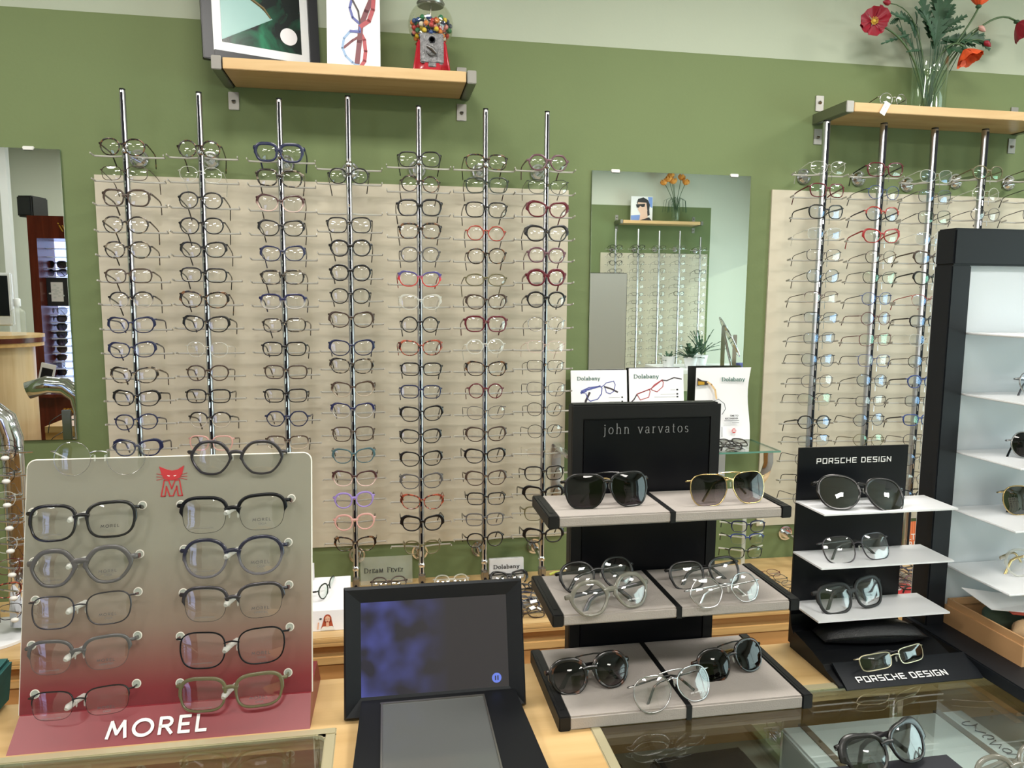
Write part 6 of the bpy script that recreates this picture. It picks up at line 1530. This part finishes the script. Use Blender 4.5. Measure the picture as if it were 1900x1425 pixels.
t = thing('console', 'pale console cabinet under the vanity mirror, seen in the mirror', 'cabinet', (c_.x, c_.y, 0)); b = MB(); b.rbox(-.22, .25, -.2, .2, 0, c_.z - .062, .004); b.build('body', 'maple', t, True)
# left mirror: lit cabinet, speaker, reception desk
vC = 2.7
xl_ = mir(51, 400, vC).x; zt_ = mir(51, 400, vC).z
t = thing('sunglasses_cabinet', 'lit mahogany sunglasses cabinet with white shelves, seen in the left mirror', 'cabinet', (0, 0, 0))
x0, x1 = xl_, xl_ + .78; y0, y1 = -vC - .42, -vC
b = MB(); b.box(x0, x0 + .05, y0, y1, 0, zt_); b.box(x1 - .05, x1, y0, y1, 0, zt_); b.box(x0 + .05, x1 - .05, y0, y1, zt_ - .14, zt_); b.box(x0 + .05, x1 - .05, y0, y1, 0, mir(90, 732, vC).z); b.box(x0 + .05, x1 - .05, y0, y0 + .03, 0, zt_ - .14)
b.build('carcass', 'mahogany', t)
emis('cabinet_glow', (184, 200, 255), 3.4)
zb_ = mir(90, 730, vC).z
b = MB(); b.box(x0 + .051, x1 - .051, y1 - .262, y1 - .255, zb_ + .002, zt_ - .142); b.build('backlit_panel', 'cabinet_glow', t)
text('cabinet_lettering', 'mui', .085, 'foil_gold', t, (mir(128, 408, vC).x + .02, y1 + .002, zt_ - .07), (PI / 2, 0, PI), shear=.5)
text('drawer_mark', 'pm', .08, 'foil_gold', t, (mir(138, 760, vC).x, y1 + .002, mir(138, 760, vC).z), (PI / 2, 0, PI), shear=.5)
rows = [(490, None), (525, None), (573, 'brown'), (608, 'olive'), (770, 'pale grey'), (803, 'brown'), (838, 'green'), (870, 'black'), (903, 'dark green'), (932, 'amber'), (968, 'red brown'), (998, 'pale green'), (1032, 'tan'), (1070, 'black wraparound')]
SC = {'brown': ('sn2', 'lens_brown'), 'olive': ('cn2', 'lens_gradient'), 'pale grey': ('ay1', 'lens_smoke'), 'green': ('st2', 'lens_dark'), 'black': ('sk3', 'lens_dark'), 'dark green': ('ck2', 'lens_dark'), 'amber': ('ad1', 'lens_brown'), 'red brown': ('qr2', 'lens_brown'), 'pale green': ('og1', 'lens_smoke'), 'tan': ('qt2', 'lens_brown'), 'black wraparound': ('vk3', 'lens_dark')}
for k, (zy, wd) in enumerate(rows):
    yp = 240 + zy / 2.298
    vv = vC + .18; p = mir(105, yp, vv)
    b = MB(); b.box(x0 + .052, x1 - .052, y1 - .250, y1 - .12, p.z - .034, p.z - .031); b.build('shelf', 'white_plastic', t)
    if wd:
        code, ln_ = SC[wd]; st, _ = gstyle(code, ln_)
        kk = ORD[1 + sum(1 for r_ in rows[:k] if r_[1])]
        glasses(st, (p.x, -vv, p.z - .006), (R(-4), 0, PI + R(-6)), f'{wd} sunglasses on the {kk} filled shelf of the lit mahogany cabinet', 'sunglasses in the lit cabinet', fold=(R(84), R(80)), lod=0, name='sunglasses')
        if k >= 4 or True:
            glasses(st, (p.x + .20, -vv, p.z - .006), (R(-4), 0, PI + R(4)), f'{wd} sunglasses beside its double on the {kk} filled shelf of the lit cabinet', 'sunglasses in the lit cabinet', fold=(R(84), R(80)), lod=0, name='sunglasses')
# framed leaf print in the cabinet
pa = mir(86, 515, vC + .10); pb_ = mir(130, 568, vC + .10)
t = thing('framed_print', 'dark framed grey print standing inside the lit cabinet', 'picture', ((pa.x + pb_.x) / 2, pa.y, pb_.z), (0, 0, PI))
wq = abs(pb_.x - pa.x) / 2; hq = pa.z - pb_.z
b = MB(); b.rbox(-wq, wq, 0, .012, 0, hq, .002); b.build('frame', 'frame_black', t, True)
b = MB(); b.box(-wq + .03, wq - .03, -.002, 0, .03, hq - .03); pp = b.build('print', 'paper', t)
b = MB()
for k in range(14):
    th_ = k * 2.4; rr_ = .006 + .0035 * k * .8; disc(b, rr_ * math.cos(th_), hq / 2 + rr_ * math.sin(th_) * 1.2, .009, .006, -.0035)
b.build('printed_leaves', 'card_grey', pp)
# speaker on top
pa = mir(41, 360, vC + .15); pb_ = mir(76, 397, vC + .15)
t = thing('speaker', 'black box speaker on top of the mahogany cabinet, seen in the left mirror', 'speaker', ((pa.x + pb_.x) / 2, -vC - .18, zt_ + .001), (0, 0, R(12)))
wq = (pb_.x - pa.x) / 2
b = MB(); b.rbox(-wq, wq, -.08, .08, 0, pa.z - pb_.z + .01, .008); sk = b.build('cabinet', 'black_matte', t, True)
b = MB(); b.rbox(-wq + .012, wq - .012, .08, .084, .012, pa.z - pb_.z - .004, .002); b.build('grille', 'frame_black', t, True)
# leaning white tablet frame
pa = mir(70, 683, vC - .02); pb_ = mir(90, 730, vC - .02)
b = MB(); b.rbox(-.045, .045, -.006, .006, 0, .20, .003); o = b.build('leaning_sign', 'white_plastic', None, True); o.location = ((pa.x + pb_.x) / 2, -vC + .02, pb_.z); o.rotation_euler = (0, R(14), 0)
b = MB(); b.box(-.033, .033, .006, .0068, .02, .17); b.build('printed_face', 'tower_dark', o); tag(o, 'small white framed sign leaning at the foot of the lit cabinet', 'sign')
b = MB(); b.box(pa.x - .10, pb_.x + .12, -vC + .0005, -vC + .06, pb_.z - .02, pb_.z - .001); o = b.build('ledge', 'mahogany'); tag(o, 'narrow mahogany ledge along the foot of the lit cabinet', 'ledge')
# reception desk with monitor
vD = 1.6
d0 = mir(62, 622, vD); d1 = mir(56, 731, vD)
t = thing('reception_desk', 'curved pale maple reception desk with a dark edged top, seen in the left mirror', 'desk', (d0.x - .55, -vD, 0))
n_ = 14
def dk(r_, z0, z1, mat_, nm, par=t):
    b = MB(); pts_ = [(r_ * math.cos(R(a_)), r_ * .55 * math.sin(R(a_)) - .12) for a_ in range(-90, 91, 12)]
    P_ = [(-.9, -.55 * r_ - .12)] + pts_ + [(-.9, .55 * r_ - .12)]
    n0 = len(P_); vs = [(x, y, z0) for x, y in P_] + [(x, y, z1) for x, y in P_]
    b.add(vs, [tuple(range(n0))[::-1], tuple(range(n0, 2 * n0))] + [(i, (i + 1) % n0, n0 + (i + 1) % n0, n0 + i) for i in range(n0)]); return b.build(nm, mat_, par, True)
ztd = d0.z
dk(.50, 0, ztd - .06, 'maple', 'body'); dk(.545, ztd - .06, ztd - .04, 'ply_wood', 'top_edge'); dk(.55, ztd - .04, ztd - .015, 'mahogany', 'dark_edge'); dk(.55, ztd - .015, ztd, 'counter_wood', 'top')
s0 = mir(0, 506, vD); s1 = mir(24, 605, vD)
t = thing('computer_monitor', 'silver edged computer monitor on the reception desk, seen in the left mirror', 'monitor', (s1.x - .27, -vD - .02, ztd + .001), (0, 0, R(-4)))
hm = s0.z - s1.z
b = MB(); b.rbox(-.27, .27, -.012, .012, s1.z - ztd, s0.z - ztd, .006); mo = b.build('casing', 'white_plastic', t, True)
b = MB(); b.box(-.255, .255, .0121, .0132, s1.z - ztd + .05, s0.z - ztd - .015); b.build('screen', 'tower_dark', mo)
b = MB(); b.rbox(-.06, .06, -.03, -.01, 0, s1.z - ztd + .02, .004); b.rbox(-.09, .09, -.08, .06, 0, .008, .003); b.build('foot', 'steel', t, True)
bt = mir(38, 616, vD)
t = thing('spray_bottle', 'clear bluish bottle beside the monitor on the reception desk', 'bottle', (bt.x, -vD, ztd + .001))
b = MB(); b.lathe([(.030, 0), (.032, .01), (.032, .12), (.014, .135), (.014, .145)], 20); b.build('body', 'clear_acrylic', t, True)
b = MB(); b.lathe([(.016, .145), (.016, .18), (.012, .185)], 16); b.build('cap', 'white_plastic', t, True)
# white pipe on the pale wall
pp_ = mir(5, 300, 4.6)
o_ = MB().box(pp_.x - .03, pp_.x + .03, -4.66, -4.60, 0, ZC - .002); o = o_.build('corner_post', 'white_plastic'); tag(o, 'white vertical post at the left edge of the left mirror', 'post')

# ------------------------------------------------------------------ light
def area(name, loc, rot, sx_, sy_, power, c_=(255, 250, 242)):
    l = bpy.data.lights.new(name, 'AREA'); l.shape = 'RECTANGLE'; l.size = sx_; l.size_y = sy_; l.energy = power; l.color = lin(c_)
    o = bpy.data.objects.new(name, l); col.objects.link(o); o.location = loc; o.rotation_euler = rot; return o
for x_, y_ in ((-1.6, -1.05), (-.2, -1.05), (1.2, -1.05), (2.8, -1.05), (-1.6, -2.7), (-.2, -2.9), (1.2, -2.9), (2.9, -2.7), (-2.6, -3.9), (-1.2, -4.3), (.8, -4.3), (2.4, -4.3)):  # the four rearmost are unseen lamps added to brighten the far walls
    area('ceiling_and_fill_lamp', (x_, y_, ZC - .02), (0, 0, 0), .55, .28, (24 if y_ > -2 else (24 if y_ > -4 else 13)) * (.8 if x_ < 0 else 1.05))
area('window_daylight', (XR + .5, (WY0 + WY1) / 2, (WZ0 + WZ1) / 2), (0, R(90), 0), 1.9, 3.1, 180, (232, 240, 255))
s = bpy.data.lights.new('sun', 'SUN'); s.energy = 1.3; s.angle = R(.6); s.color = lin((255, 246, 230))
o = bpy.data.objects.new('sun', s); col.objects.link(o); o.rotation_euler = Vector((-1.75, -1.75, -.62)).to_track_quat('-Z', 'Y').to_euler()
w = bpy.data.worlds.new('world'); sc.world = w; w.use_nodes = True
w.node_tree.nodes['Background'].inputs[0].default_value = (.62, .74, .9, 1); w.node_tree.nodes['Background'].inputs[1].default_value = 1.2
sc.view_settings.view_transform = 'Standard'; sc.view_settings.look = 'None'; sc.view_settings.gamma = 1; sc.view_settings.exposure = -0.08
sc.view_settings.use_curve_mapping = False
sc.cycles.use_denoising = True
sc.cycles.transparent_max_bounces = 40; sc.cycles.max_bounces = 8; sc.cycles.diffuse_bounces = 4; sc.cycles.glossy_bounces = 5
sc.cycles.sample_clamp_indirect = 6; sc.cycles.caustics_reflective = False; sc.cycles.caustics_refractive = False
